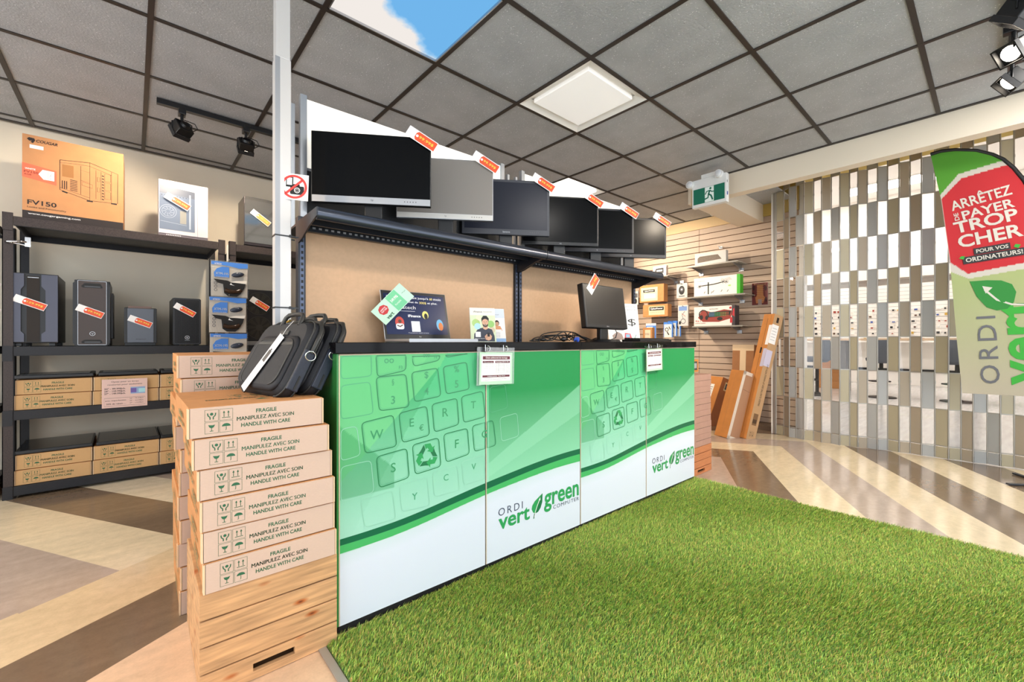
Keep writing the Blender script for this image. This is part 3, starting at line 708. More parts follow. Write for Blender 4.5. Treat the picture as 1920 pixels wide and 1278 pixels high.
def door_panel(parent, s0, s1, which):
    z0, z1 = .03, .9345; g = .0025; a, b = s0 + g, s1 - g
    mb = MB(); mb.box(a, b, 0.0, .019, z0, z1, white)
    edge = mat('panel_edge', '#cdb79a', .5); mb.box(a, a + .0035, -.0006, .0195, z0, z1, edge); mb.box(a, b, -.0006, .0195, z1 - .003, z1 + .0005, edge)
    nx, nz = 130, 190; vs = []; cs = []
    for j in range(nz + 1):
        for i in range(nx + 1):
            s = a + .0035 + (b - a - .0035) * i / nx; z = z0 + (z1 - .003 - z0) * j / nz; vs.append((s, -.0008, z)); cs.append(panel_art(s, z))
    base = len(mb.v); mb.add(vs, [(j * (nx + 1) + i, j * (nx + 1) + i + 1, (j + 1) * (nx + 1) + i + 1, (j + 1) * (nx + 1) + i) for j in range(nz) for i in range(nx)], attr_mat('counter_print', .25, spec=.18))
    # wave bands
    S = np.linspace(a + .0035, b, 40)
    for k0, k1, m_, yy in ((0, 1, wave_dark, -.0014), (1, 2, wave_light, -.0013)):
        vv = [(s, yy, smooth(s, k0)) for s in S] + [(s, yy, smooth(s, k1)) for s in S]; n = len(S)
        mb.add(vv, [(i, n + i, n + i + 1, i + 1) for i in range(n - 1)], m_)
    # keys
    for q, nm, lv in KEYS:
        pts = rquad(q, .016); pc = clip_half(pts, a + .005, b - .001); pc = [p for p in pc if p[1] < z1 - .004] if nm or lv else [p for p in pc if p[1] < z1 - .004]
        if len(pc) < 3: continue
        mb.line(pc, .0034 if lv == 0 else .0022, keyline[lv], -.0016, closed=True)
        if lv == 0:
            mb.line([p for p in clip_half(rquad([(q[0][0] + .004, q[0][1] + .006), (q[1][0] - .004, q[1][1] + .005), (q[2][0] - .004, q[2][1] - .004), (q[3][0] + .005, q[3][1] - .004)], .014), a + .005, b - .001) if p[1] < z1 - .004], .001, keyline[1], -.0015, closed=True)
        cx = sum(p[0] for p in q) / 4; cz = sum(p[1] for p in q) / 4
        if not (a < cx < b): continue
        if nm == 'REC': recycle(mb, cx, cz, .047, -.0018)
        for t_, dx, dz, hh in KTX.get(nm, []): mb.text(t_, keytxt if lv == 0 else keyline[1], cx + dx, cz + dz + hh * .08, None, hh * .84, -.0017, .006, al='c')
    if which == 1:   # company logo
        y = -.0018
        mb.text('ORDI', navy, .682, .216, .142, .033, y, -.006, sp=1.35); mb.text('vert', logo_g, .682, .155, .186, .060, y, .022)
        mb.poly([(.951, .256), (.949, .215), (.938, .190), (.922, .175), (.903, .172), (.889, .180), (.880, .197), (.884, .213), (.900, .230), (.925, .243)], logo_g, y)
        mb.poly([(.951, .256), (.949, .215), (.938, .190), (.922, .175), (.903, .172), (.900, .170), (.915, .200), (.935, .235)], logo_gd, y - .0001)
        mb.line([(.897, .156), (.903, .178), (.916, .205), (.932, .232)], .0035, paper, y - .0002); mb.poly([(.936, .240), (.936, .226), (.926, .229)], paper, y - .0002)
        mb.line([(.893, .150), (.899, .172)], .005, logo_gd, y - .0002)
        mb.text('green', logo_g, .961, .158, .252, .089, y, .022); mb.text('COMPUTER', navy, 1.024, .161, .189, .018, y, -.004, sp=1.2)
    o = mb.build('door_panel', parent)
    n = len(mb.v); col = np.ones((n, 4), np.float32) * .8; col[base:base + len(cs)] = np.array(cs, np.float32)
    at = o.data.color_attributes.new('print', 'FLOAT_COLOR', 'POINT'); at.data.foreach_set('color', col.ravel())
    return o
lam = mat('counter_black_laminate', '#0b090b', 0.09, noise=.4, nscale=14, stretch=(.4, 6, 6), spec=.16)
sidegreen = mat('counter_side_green', '#2c7a3a', .35)
counters = []
for k, lab in enumerate(('left display counter with printed green keyboard front, nearest the bag-topped cartons', 'right display counter with printed green keyboard front, ending beside the far carton stack')):
    x, y = onc(LEN * k)
    o = thing('display_counter', lab, 'counter', (x, y, 0), CA, 'green branded counters'); counters.append(o)
    door_panel(o, 0, LEN / 2, 0); door_panel(o, LEN / 2, LEN, 1)
    mb = MB(); mb.box(.002, LEN - .002, .0195, .49, .03, .936, mat('counter_body', '#d8d8d8', .5)); mb.build('carcass', o)
    mb = MB(); mb.box(-.002 if k else -.004, -.0005 if k else .002, -.0, .49, .03, .936, sidegreen)
    if k == 0:
        mb.box(-.0045, -.0035, .0, .49, .268, .29, wave_light); mb.box(-.0045, -.0035, .0, .49, .29, .318, wave_dark)
        mb.build('side_panel', o, label='dark green printed end panel')
    mb = MB(); mb.box(-.012 if k == 0 else 0.0008, LEN + (.004 if k else -.0008), -.012, .492, .938, .9755, lam, .0025); mb.build('worktop', o, label='glossy black worktop')
    mb = MB(); mb.box(.003, LEN - .003, .006, .48, 0, .03, blackmatte); mb.build('plinth', o)

# ---- clear sleeves with price sheets clipped to the worktop edge
def sheet_holder(s, w, h, rot, label, txt=1):
    x, y = onc(s, -.0205); o = thing('sign_holder', label, 'sign holder', (x, y, .935), (0, math.radians(rot), CA), 'price sheets clipped on the worktop edge')
    mb = MB(); mb.box(-w / 2 - .012, w / 2 + .014, -.001, .0015, -h, .018, clear_sleeve, .0004); mb.build('sleeve', o)
    mb = MB(); y = -.0018
    mb.rect(-w / 2, w / 2, -h + .003, -.004, mat('sheet_green', '#b6e0ba', .4), y); mb.rect(-w / 2 + .010, w / 2 - .010, -h + .016, -.014, paper, y - .0004)
    mar = mat('maroon_print', '#5d1626', .4); y -= .0008; a, b = -w / 2 + .016, w / 2 - .014; tz = -.020
    mb.rect(a, b, tz - .014, tz, mar, y); mb.text('Choix additionnel de montage', paper, (a + b) / 2, tz - .0115, (b - a) * .8, .0085, y - .0004, .01, 'c')
    m1 = a + (b - a) * .42; z1 = tz - .020
    mb.rect(a, m1 - .004, z1 - .009, z1, mar, y); mb.rect(m1 + .004, b, z1 - .009, z1, mar, y)
    mb.text('Mémoire vive', paper, (a + m1 - .004) / 2, z1 - .0075, (m1 - a) * .75, .0055, y - .0004, .005, 'c'); mb.text('Stockage SSD 4 TB', paper, (m1 + b) / 2, z1 - .0075, (b - m1) * .8, .0055, y - .0004, .005, 'c')
    for i in range(4): mb.text('8 Go DDR4   2x8   45 $', greyink, a + .001, z1 - .0155 - i * .0058, m1 - a - .007, .0032, y)
    for i in range(8): mb.text('SSD 480 Go installé   69.99 $', greyink, m1 + .006, z1 - .0155 - i * .0052, b - m1 - .008, .0032, y)
    zb = -h + .042; mb.rect(a, b, zb - .009, zb, mar, y); mb.text('Installation gratuite   Temps: 30 min', paper, (a + b) / 2, zb - .0075, (b - a) * .65, .0055, y - .0004, .005, 'c')
    mb.line([(a, zb - .023), (b, zb - .023), (b, zb - .012), (a, zb - .012)], .0008, greyink, y, closed=True); mb.text('Le prix ne comprend pas les taxes', greyink, (a + b) / 2, zb - .020, (b - a) * .8, .005, y, 0, 'c')
    mb.build('price_sheet', o)
    for dx in (-w * .27, w * .28):
        mb = MB(); mb.tube([(dx - .012, -.001, .028), (dx - .012, -.003, .0)], .0012, chrome, 6); r_ = .011
        mb.tube([(dx + r_ * math.cos(t), -.004, .012 + r_ * math.sin(t)) for t in np.linspace(-2.2, 1.9, 14)], .0014, chrome, 6); mb.build('wire_clip', o)
def _cs():
    m = clear_mat(); m.name = 'clear_sleeve'; m.node_tree.nodes['Mix Shader'].inputs[0].default_value = .12; return m
clear_sleeve = _cs()
sheet_holder(.655, .178, .142, 1.5, 'price sheet in a clear sleeve clipped on the left counter over the door seam')
sheet_holder(1.895, .178, .140, -1.5, 'price sheet in a clear sleeve clipped on the right counter, the farther of the two')

# ================================================================ cartons with printed handling marks
def handling_marks(mb, x, z, s, m, y):   # 2x2 pictograms, s = size of one square
    g = s * .10
    for ix, iz, k in ((0, 1, 0), (1, 1, 1), (0, 0, 2), (1, 0, 3)):
        a, b = x + ix * (s + g), z + iz * (s + g); w = s * .035
        mb.line([(a, b), (a + s, b), (a + s, b + s), (a, b + s)], w, m, y, closed=True); cx, cz = a + s / 2, b + s / 2
        if k == 0:
            mb.disc(cx, cz + s * .12, s * .13, m, y, n=10)
            for q in (-1, 1): mb.line([(cx + q * .12 * s, cz - .36 * s), (cx + q * .12 * s, cz - .16 * s), (cx + q * .27 * s, cz), (cx + q * .30 * s, cz + .22 * s)], s * .09, m, y)
        if k == 1:
            for q in (-.17, .17): mb.line([(cx + q * s, cz - .22 * s), (cx + q * s, cz + .18 * s)], s * .05, m, y); mb.poly([(cx + q * s - .09 * s, cz + .14 * s), (cx + q * s + .09 * s, cz + .14 * s), (cx + q * s, cz + .34 * s)], m, y)
            mb.line([(cx - .33 * s, cz - .28 * s), (cx + .33 * s, cz - .28 * s)], s * .05, m, y)
        if k == 2:
            mb.poly([(cx - .26 * s, cz + .26 * s), (cx - .16 * s, cz + .04 * s), (cx, cz - .05 * s), (cx + .16 * s, cz + .04 * s), (cx + .26 * s, cz + .26 * s), (cx + .06 * s, cz + .22 * s)], m, y)
            mb.line([(cx, cz - .03 * s), (cx, cz - .28 * s)], s * .05, m, y); mb.line([(cx - .14 * s, cz - .30 * s), (cx + .14 * s, cz - .30 * s)], s * .05, m, y)
        if k == 3:
            mb.poly([(cx + .34 * s * math.cos(t), cz + .02 * s + .27 * s * math.sin(t)) for t in np.linspace(0, PI, 9)], m, y); mb.line([(cx, cz), (cx, cz - .28 * s), (cx - .06 * s, cz - .33 * s)], s * .05, m, y)
def carton_mesh(w, d, h, face=card_daylit, body=cardboard, ic=None, top=False, tw=.425):
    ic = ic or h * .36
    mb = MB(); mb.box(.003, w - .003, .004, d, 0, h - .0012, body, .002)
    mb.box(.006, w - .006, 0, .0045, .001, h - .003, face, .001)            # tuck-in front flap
    mb.box(0.0005, .005, .0015, .022, .0005, h - .004, cardedge); mb.box(w - .005, w - .0005, .0015, .022, .0005, h - .004, cardedge)
    mb.box(.0052, .0064, .0008, .004, .001, h - .004, gapdark); mb.box(w - .0064, w - .0052, .0008, .004, .001, h - .004, gapdark)
    y = -.0006; handling_marks(mb, w * .11, (h - ic * 2.1) / 2, ic, greenink, y)
    cx = w * .535; th = h * .132
    mb.text('FRAGILE', greenink, cx, h * .66, w * tw * .36, th, y, .02, 'c'); mb.text('MANIPULEZ AVEC SOIN', greenink, cx, h * .44, w * tw, th, y, .02, 'c'); mb.text('HANDLE WITH CARE', greenink, cx, h * .22, w * tw * .86, th, y, .02, 'c')
    mb.push(Matrix.Rotation(-PI / 2, 4, 'Z') @ T(-d, 0, 0))   # left side: same words
    mb.text('FRAGILE', greenink, d * .55, h * .45, d * .28, th * 1.4, -.0002, .03, 'c'); mb.text('HANDLE WITH CARE', greenink, d * .55, h * .20, d * .42, th, -.0002, .03, 'c'); mb.pop()
    if top:
        mb.push(T(0, 0, h - .0006) @ R(-90, 'X'))
        mb.text('MANIPULEZ AVEC SOIN', greenink, w * .42, d * .30, w * .52, .018, 0, .04, 'c'); handling_marks(mb, w * .36, d * .38, .045, greenink, 0); mb.poly([(w * .5, d * .2), (w * .62, d * .2), (w * .56, d * .26)], greenink, 0); mb.pop()
    return mb
# near stack: crate with six cartons on it
cr = crate('near wooden crate under the six labelled cartons, slatted pine with a hand slot', (.135, 1.425, 0), CA, .362, .45, .292, group='crates under cartons')
near = None; W_, D_, H_ = .352, .46, .0845
offs = [(.142, 0.0), (.138, .5), (.136, -.3), (.130, .6), (.118, -.4), (.108, .9)]
names = ['lowest of the six cartons on the near crate', 'second lowest of the six cartons on the near crate', 'third lowest of the six cartons on the near crate', 'fourth carton up on the near crate', 'fifth carton up on the near crate, just under the top one', 'top carton of the near stack, carrying the black bags']
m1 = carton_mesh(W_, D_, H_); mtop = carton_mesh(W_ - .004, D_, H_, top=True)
for k in range(6):
    x, a = offs[k]
    q = (mtop if k == 5 else m1).build('carton', loc=(x, 1.418 + .002 * (k % 2), .2922 + k * (H_ + .0006)), rot=CA + math.radians(a)) if k in (0, 5) else dup(near, (x, 1.418 + .003 * (k % 2), .2922 + k * (H_ + .0006)), CA + math.radians(a))
    if k == 0: near = q
    tag(q, 'FRAGILE cardboard carton, ' + names[k], 'carton', 'cartons on the near crate')
# rear stack from the floor
r2 = None
for k in range(11):
    jx, a = [(.0, .0), (.004, .8), (-.006, -.5), (.002, .6), (-.004, .3), (.0, -.7), (.004, .5), (-.014, -1.2), (-.008, .5), (.004, .6), (-.006, -.3)][k]
    z = k * .0846; 
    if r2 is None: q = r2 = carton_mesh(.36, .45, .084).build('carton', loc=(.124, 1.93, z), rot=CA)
    else: q = dup(r2, (.124 + jx, 1.93 + .004 * (k % 3), z), CA + math.radians(a))
    if k < 9: tag(q, 'cardboard carton of the rear floor stack, %s carton from the floor' % ('lowest', 'second', 'third', 'fourth', 'fifth', 'sixth', 'seventh', 'eighth', 'ninth')[k], 'carton', 'cartons in the rear stack')
    else: tag(q, ('upper FRAGILE carton of the rear stack, directly under the bags and blister packs', 'topmost FRAGILE carton of the rear stack behind the leaning bags')[k - 9] if k == 10 else 'second from top FRAGILE carton of the rear stack beside the leaning bags', 'carton', 'cartons in the rear stack')
# far stack right of the counter
x0, y0 = 2.975, 1.445
crate('far wooden crate on the floor at the right end of the counter', (x0, y0, 0), CA, .33, .42, .205, group='crates under cartons', wm=mat('crate_red_pine', '#b9764a', .75, noise=.12, nscale=9, stretch=(1.5, 6, 14)))
bm_ = None; brown = mat('cardboard_mauve', '#a98372', .8, noise=.05, nscale=20)
for k in range(6):
    z = .2055 + k * .0875
    if bm_ is None:
        mb = MB(); mb.box(0, .32, 0, .42, 0, .087, brown, .0015); mb.box(.08, .32, -.0006, 0, .0425, .0445, gapdark); bm_ = q = mb.build('brown_carton', loc=(x0 + .002, y0, z), rot=CA)
    else: q = dup(bm_, (x0 + .002 + (-.004, .004, 0, .003, -.003, .002)[k], y0 + .003 * (k % 2), z), CA + math.radians((.4, -.6, .3, 0, .5, -.4)[k]))
    tag(q, 'plain brown carton stacked on the far crate, %s' % ('lowest of six', 'second from the bottom', 'third from the bottom', 'third from the top', 'second from the top', 'topmost of six')[k], 'carton', 'plain cartons on the far crate')
# ================================================================ gondola shelving behind the counter
def ong(s, d=0.0): return onc(s, .492 + d)     # along the gondola panel plane
gx, gy = ong(0)
g = thing('gondola_shelving', 'dark steel gondola shelving unit with tan back panels and a long top shelf of monitors', 'shelving', (gx, gy, 0), CA)
tanpanel = mat('tan_hardboard', '#cfa985', .6, noise=.04, nscale=60)
ups = [(.0, 'one'), (1.225, 'two'), (2.45, 'one')]
for s, k in ups:
    for dx in ((-.022, .010) if k == 'two' else ((.0,) if s == 0 else (-.012,))):
        mb = MB(); w2 = .030 if k == 'one' else .024
        mb.box(s + dx, s + dx + w2, -.004, .035, 0, 1.505, darksteel, .002)
        mb.box(s + dx + w2 * .25, s + dx + w2 * .75, -.0052, -.0035, .92, 1.46, mat('upright_blue', '#566078', .4, metal=.4))
        for q in range(22): mb.box(s + dx + w2 * .38, s + dx + w2 * .66, -.0062, -.004, .955 + q * .0245, .955 + q * .0245 + .012, ink)
        mb.build('upright', g)
for a, b in ((.030, 1.203), (1.259, 2.438)):
    mb = MB(); mb.box(a, b, .012, .022, .90, 1.455, tanpanel); mb.build('back_panel', g, label='tan back panel')
    mb = MB(); mb.box(a, b, .0, .03, 1.455, 1.50, darksteel, .002); mb.build('cross_rail', g)
# top shelves with rounded nose and brackets
for a, b in ((.004, 1.222), (1.226, 2.448)):
    mb = MB(); mb.box(a, b, -.235, .0, 1.468, 1.482, darksteel); 
    nose = [(0, 1.484), (-.012, 1.487), (-.020, 1.478), (-.024, 1.462), (-.020, 1.446), (-.008, 1.438), (.0, 1.440)]
    n = len(nose); vs = [(a, -.235 + p, z) for p, z in nose] + [(b, -.235 + p, z) for p, z in nose]
    mb.add(vs, [(i, i + 1, n + i + 1, n + i) for i in range(n - 1)], mat('shelf_nose', '#474c57', .28, metal=.7), True); mb.add(vs, [tuple(range(n)), tuple(range(2 * n - 1, n - 1, -1))], darksteel)
    mb.box(a, b, -.115, -.105, 1.448, 1.468, darksteel); mb.box(a, b, -.03, -.006, 1.440, 1.468, darksteel)
    for q in range(46): x = a + .02 + q * .0255; mb.box(x, x + .012, -.031, -.029, 1.452, 1.460, mat('slot_light', '#9a9da3', .5))
    mb.build('shelf', g, label='long top shelf board')
    mb = MB(); mb.box(a, b, .03, .29, 1.472, 1.484, darksteel, .002); mb.build('shelf', g)
for s in (.003, 1.217, 1.229, 2.442):
    mb = MB(); mb.push(T(s, 0, 0) @ R(90))     # profile in the YZ plane
    mb.prism([(-.0, 1.39), (-.06, 1.40), (-.16, 1.432), (-.255, 1.45), (-.258, 1.483), (0, 1.483)], -.003, .003, darksteel); mb.pop(); mb.build('bracket', g)
# white header boards above the gondola, in aluminium frames
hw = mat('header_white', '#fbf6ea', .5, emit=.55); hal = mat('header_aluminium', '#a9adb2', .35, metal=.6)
hb0 = None
for k, (a, b, la) in enumerate(((.065, 1.305, 'white header board in aluminium posts above the two nearest monitors'), (1.455, 2.62, 'white header board in aluminium posts behind the four farther monitors'))):
    x, y = ong(a, .222); o = thing('header_board', la, 'header board', (x, y, 1.4845), CA, 'white header boards on the gondola'); L_ = b - a
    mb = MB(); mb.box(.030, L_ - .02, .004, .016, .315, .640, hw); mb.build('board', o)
    for q in (0, L_ - .03): mb = MB(); mb.box(q, q + .030, -.004, .024, 0, .655, hal, .002); mb.build('post', o)
    mb = MB(); mb.box(.030, L_ - .03, .0, .02, .302, .315, hal); mb.build('rail', o)
    mb = MB(); mb.box(.031, L_ - .031, .006, .014, .0, .3015, blackmatte); mb.build('lower_board', o, label='black lower board behind the monitors')
for s in (.035, 1.345, 1.415):
    x, y = ong(s, .235); q = MB(); q.box(-.009, .009, -.01, .012, 0, .60, hal, .001)
    tag(q.build('header_post', loc=(x, y, 1.4845), rot=CA), {.035: 'slim aluminium post beside the near end of the first header board', 1.345: 'slim aluminium post just right of the first header board', 1.415: 'slim aluminium post left of the second header board'}[s], 'post')

# ---- white service pole beside the gondola
polem = mat('pole_white', '#cfcdcb', .4, metal=.2)
o = thing('service_pole', 'tall pale square service pole from floor to ceiling at the near end of the gondola', 'pole', (.448, 1.90, 0), CA)
mb = MB(); mb.box(-.028, .028, -.028, .028, 0, 2.10, polem, .003); mb.box(-.0295, -.012, -.0285, -.0275, 0, 2.10, mat('pole_grey', '#9b9ea3', .4, metal=.3)); mb.build('lower_section', o)
mb = MB(); mb.box(-.0255, .0255, -.0255, .0255, 2.10, 2.54, polem, .003); mb.build('upper_section', o)
for z in (1.11, 1.395):
    mb = MB(); mb.box(-.03, .055, -.031, -.029, z, z + .005, black); mb.box(-.031, -.029, -.03, .03, z, z + .005, black); mb.box(-.03, .055, .029, .031, z, z + .005, black); mb.box(.02, .028, -.036, -.03, z - .002, z + .008, black); mb.build('cable_tie', o, label='black cable tie')
# ---- no-photo sign taped to the pole
x, y = .483, 1.858
o = thing('no_photo_sign', 'small square sign, red prohibition ring over a phone and camera, taped to the pale pole', 'sign', (x, y, 1.595), (0, math.radians(2), math.radians(-26)))
mb = MB(); s_ = .052; mb.box(-s_, s_, 0, .0012, -s_, s_, paper); y = -.0006; red = mat('ring_red', '#d8433c', .4)
mb.rect(-.030, -.004, -.002, .038, ink, y); mb.rect(-.027, -.008, .006, .035, paper, y - .0002); mb.rect(-.008, -.004, .0, .03, ink, y - .0003)
mb.poly(rr(-.014, .036, -.030, .004, .004), ink, y); mb.poly(rr(-.004, .020, .0, .011, .003), ink, y); mb.disc(.011, -.013, .011, paper, y - .0003); mb.disc(.011, -.013, .0085, ink, y - .0005); mb.ringd(.011, -.013, .005, .0012, paper, y - .0007)
mb.ringd(0, 0, .043, .0085, red, y - .001); mb.line([(-.030, -.030), (.030, .030)], .0085, red, y - .001); mb.build('sign_card', o)

# ================================================================ monitors
def price_tag(loc, rot, price, label, w=.155, h=.046, group='orange price tags', faded=False):
    mb = MB(); mb.box(-w * .5, w * .5, -.0006, .0006, -h / 2, h / 2, paper)
    o_ = orange if not faded else mat('orange_faded', '#e08a4c', .5)
    x0, x1, zz = -w * .22, w * .485, h * .42
    mb.poly([(x0 + .008, -zz), (x1, -zz), (x1, zz), (x0 + .008, zz), (x0, zz * .5), (x0, -zz * .5)], o_, -.001)
    mb.disc(x0 + w * .06, 0, h * .13, paper, -.0014, n=12)
    mb.text(price, yellow, x0 + w * .125, -h * .14, w * .50, h * .29, -.0014, .012)
    q = mb.build('price_tag', loc=loc, rot=rot); return tag(q, label, 'price tag', group)
def monitor(name, label, L, Rr, zb, zt, bez, chin, frame, scr, zs=1.4865, logo=None, logom=None, tilt=0, group='monitors on the top shelf', stand=True, chinm=None):
    L, Rr = Vector(L), Vector(Rr); W = (Rr - L).length; a = math.atan2(Rr.y - L.y, Rr.x - L.x); c = (L + Rr) / 2
    o = thing(name, label, 'monitor', (c.x, c.y, zs), a, group); b0, t0 = zb - zs, zt - zs
    mb = MB(); mb.box(-W / 2, W / 2, 0, .028, b0, t0, frame, .004); mb.box(-W * .36, W * .36, .028, .048, b0 + .03, t0 - .05, frame, .006)
    mb.rect(-W / 2 + .004, W / 2 - .004, b0 + .003, b0 + chin - .001, chinm or frame, -.0006)
    if logo: mb.text(logo, logom or silver, 0, b0 + chin * .36, None, chin * .34, -.0012, .0, 'c')
    for k in range(5): mb.box(W * .27 + k * .013, W * .27 + k * .013 + .004, -.001, 0, b0 + chin * .45, b0 + chin * .6, greyink)
    ca = mb.build('casing', o)
    mb = MB(); mb.box(-W / 2 + bez, W / 2 - bez, -.0012, .001, b0 + chin, t0 - bez, scr); mb.build('screen_panel', ca)
    if stand:
        mb = MB(); mb.box(-.04, .04, .03, .055, .012, b0 + .12, black, .004); mb.build('stand_neck', o)
        mb = MB(); mb.box(-.12, .12, -.07, .09, 0, .012, black, .004); mb.build('stand_base', o)
    return o, W, a
beigescr = mat('screen_pale_reflection', '#86807a', .35); bluescr = mat('screen_bluish', '#2a2d38', .25, spec=.2)  # beigescr: pale reflection put into the screen's base colour
M = [('nearest top-shelf monitor, large black screen over a silver chin with a slanted price tag', (.611, 2.079), (1.064, 1.785), 1.618, 1.945, .004, .034, black, screen, 'hp', greyink, silver),
     ('second monitor along the top shelf, pale greyish screen over a white chin', (1.033, 2.081), (1.46, 1.803), 1.628, 1.95, .004, .030, silver, beigescr, 'hp', greyink, mat('chin_pale', '#d5d2cc', .4)),
     ('third monitor along the top shelf, wide dark bluish screen with a grey bezel', (1.481, 2.129), (1.934, 1.835), 1.628, 1.965, .016, .034, mat('bezel_grey', '#3e4048', .4), bluescr, 'lenovo', silver, None),
     ('fourth monitor along the top shelf, black with glossy lower edge and buttons', (1.928, 2.084), (2.373, 1.795), 1.622, 1.95, .010, .022, black, screen, 'LG', silver, None),
     ('fifth monitor along the top shelf, black, second from the far end', (2.279, 2.065), (2.748, 1.76), 1.622, 1.94, .014, .028, mat('bezel_blueblack', '#1c1e27', .4), screen, 'hp', silver, None),
     ('sixth and farthest monitor on the top shelf, black with a thin bezel', (2.66, 2.05), (3.15, 1.725), 1.63, 1.94, .012, .026, mat('bezel_blueblack', '#1c1e27', .4), screen, 'hp', silver, None)]
for k, (lab, L, Rr, zb, zt, bz, ch, fr, sc_, lg, lm, cm) in enumerate(M):
    o, W, a = monitor('monitor', lab, L, Rr, zb, zt, bz, ch, fr, sc_, logo=lg, logom=lm, chinm=cm)
    tx = Rr[0] - .055 * math.cos(a) ; ty = Rr[1] - .055 * math.sin(a) - .006
    hh = zt - .012
    price_tag((tx + .004, ty - .012, hh), (0, math.radians(31), a), '99.99$', 'orange 99.99$ price tag slanted on the top right corner of the %s top-shelf monitor' % ('first', 'second', 'third', 'fourth', 'fifth', 'sixth')[k], .152, .050, 'orange tags on the shelf monitors')
# small wooden blocks / stand feet seen under the monitors
for k, (s, lab) in enumerate(((.30, 'first'), (.98, 'second'))):
    x, y = ong(s, -.10); tag((lambda q: (q.box(-.045, .045, -.03, .03, 0, .028, cardshade, .002), q)[1])(MB()).build('wood_block', loc=(x, y, 1.4825), rot=CA), 'small wooden block on the top shelf under the %s monitor' % lab, 'block')

# ================================================================ on the worktop
WT = .9757
# laptop
lx, ly = .905, 1.945
o = thing('laptop', 'open silver laptop with a dark blue advertising screen on the left counter', 'laptop', (.862, 1.848, WT), CA)
mb = MB(); mb.prism(rr(0, .352, 0, .014, .004), -.235, 0, silver); mb.box(.03, .295, -.12, -.02, .0142, .0152, black); mb.box(.11, .215, -.205, -.135, .0142, .0148, mat('touchpad', '#a5a7ab', .3, metal=.4)); mb.build('base', o)
mb = MB(); mb.push(T(0, 0, .012) @ R(-14, 'X') @ Matrix.Diagonal((1.083, 1, 1.10, 1)))
mb.box(0, .325, .0, .006, .0, .218, silver, .002); mb.rect(.002, .323, .002, .216, black, -.0006); mb.rect(.012, .313, .022, .204, mat('ad_navy', '#0d2150', .25), -.001)
y = -.0014; adw = mat('ad_white', '#eef2f5', .4); ady = mat('ad_yellow', '#efe07a', .4)
mb.text('Financement allant jusqu’à', adw, .025, .182, .205, .013, y, .01); mb.text('60', ady, .236, .184, .015, .011, y, .01); mb.text('mois', adw, .257, .184, .040, .011, y, .01)
mb.text('pour tout achat de', adw, .045, .163, .130, .011, y, .01); mb.text('300$', ady, .181, .162, .036, .012, y, .01); mb.text('et plus.', adw, .223, .162, .052, .012, y, .01)
mb.text('paratech', adw, .055, .132, .105, .020, y, .0); mb.ringd(.042, .142, .010, .002, adw, y); mb.line([(.06, .127), (.155, .127)], .0015, adw, y)
mb.text('iFinance', adw, .118, .100, .062, .012, y, .03)
mb.disc(.075, .075, .021, mat('ad_red', '#d14438', .4), y, .026); mb.poly(rr(.056, .094, .044, .070, .009), adw, y - .0002); mb.disc(.076, .080, .008, mat('skin_print', '#5a3524', .5), y - .0004); mb.line([(.062, .062), (.075, .056), (.088, .064)], .005, mat('skin_print', '#5a3524'), y - .0004)
mb.disc(.205, .112, .016, ady, y, .019); mb.disc(.207, .106, .009, ink, y - .0002, .014); mb.disc(.275, .068, .018, mat('ad_blue', '#6bb6de', .4), y, .026); mb.disc(.279, .060, .012, mat('ad_orange', '#d87a34', .4), y - .0002, .019);
mb.rect(.13, .172, .034, .082, adw, y); mb.text('Financement rapide et facile', adw, .112, .026, .10, .005, y)
mb.text('hp', silver, .162, .0075, .010, .008, y); mb.pop(); mb.build('lid', o, label='laptop screen lid with dark blue advert')

# green tag on the laptop
mb = MB(); y = -.001; tg = mat('tag_green', '#76cf99', .5); tp = mat('tag_pale', '#c6ecd2', .5)
mb.box(-.092, .092, -.0006, .0006, -.046, .046, tp); mb.rect(-.005, .052, -.043, .043, tg, y); mb.disc(-.048, .010, .024, mat('stop_red', '#c93236', .5), y, n=8); mb.text('ARRÊTEZ', paper, -.048, .012, .032, .007, y - .0004, .02, 'c'); mb.text('TROP CHER', paper, -.048, .002, .034, .007, y - .0004, .02, 'c')
mb.text('vert', greenink, -.046, -.038, .038, .016, y, .03, 'c'); mb.text('549.99$', paper, .022, .004, .040, .016, y - .0004, .02, 'c'); mb.text('Portable', paper, .022, -.018, .034, .009, y - .0004, 0, 'c'); mb.text('14 po', greenink, .075, .0, .022, .008, y, 0, 'c')
tag(mb.build('price_tag', loc=(.893, 1.835, 1.150), rot=(math.radians(-12), math.radians(-47), CA - math.radians(24))), 'large green price tag with a red octagon slanted over the laptop screen corner', 'price tag')
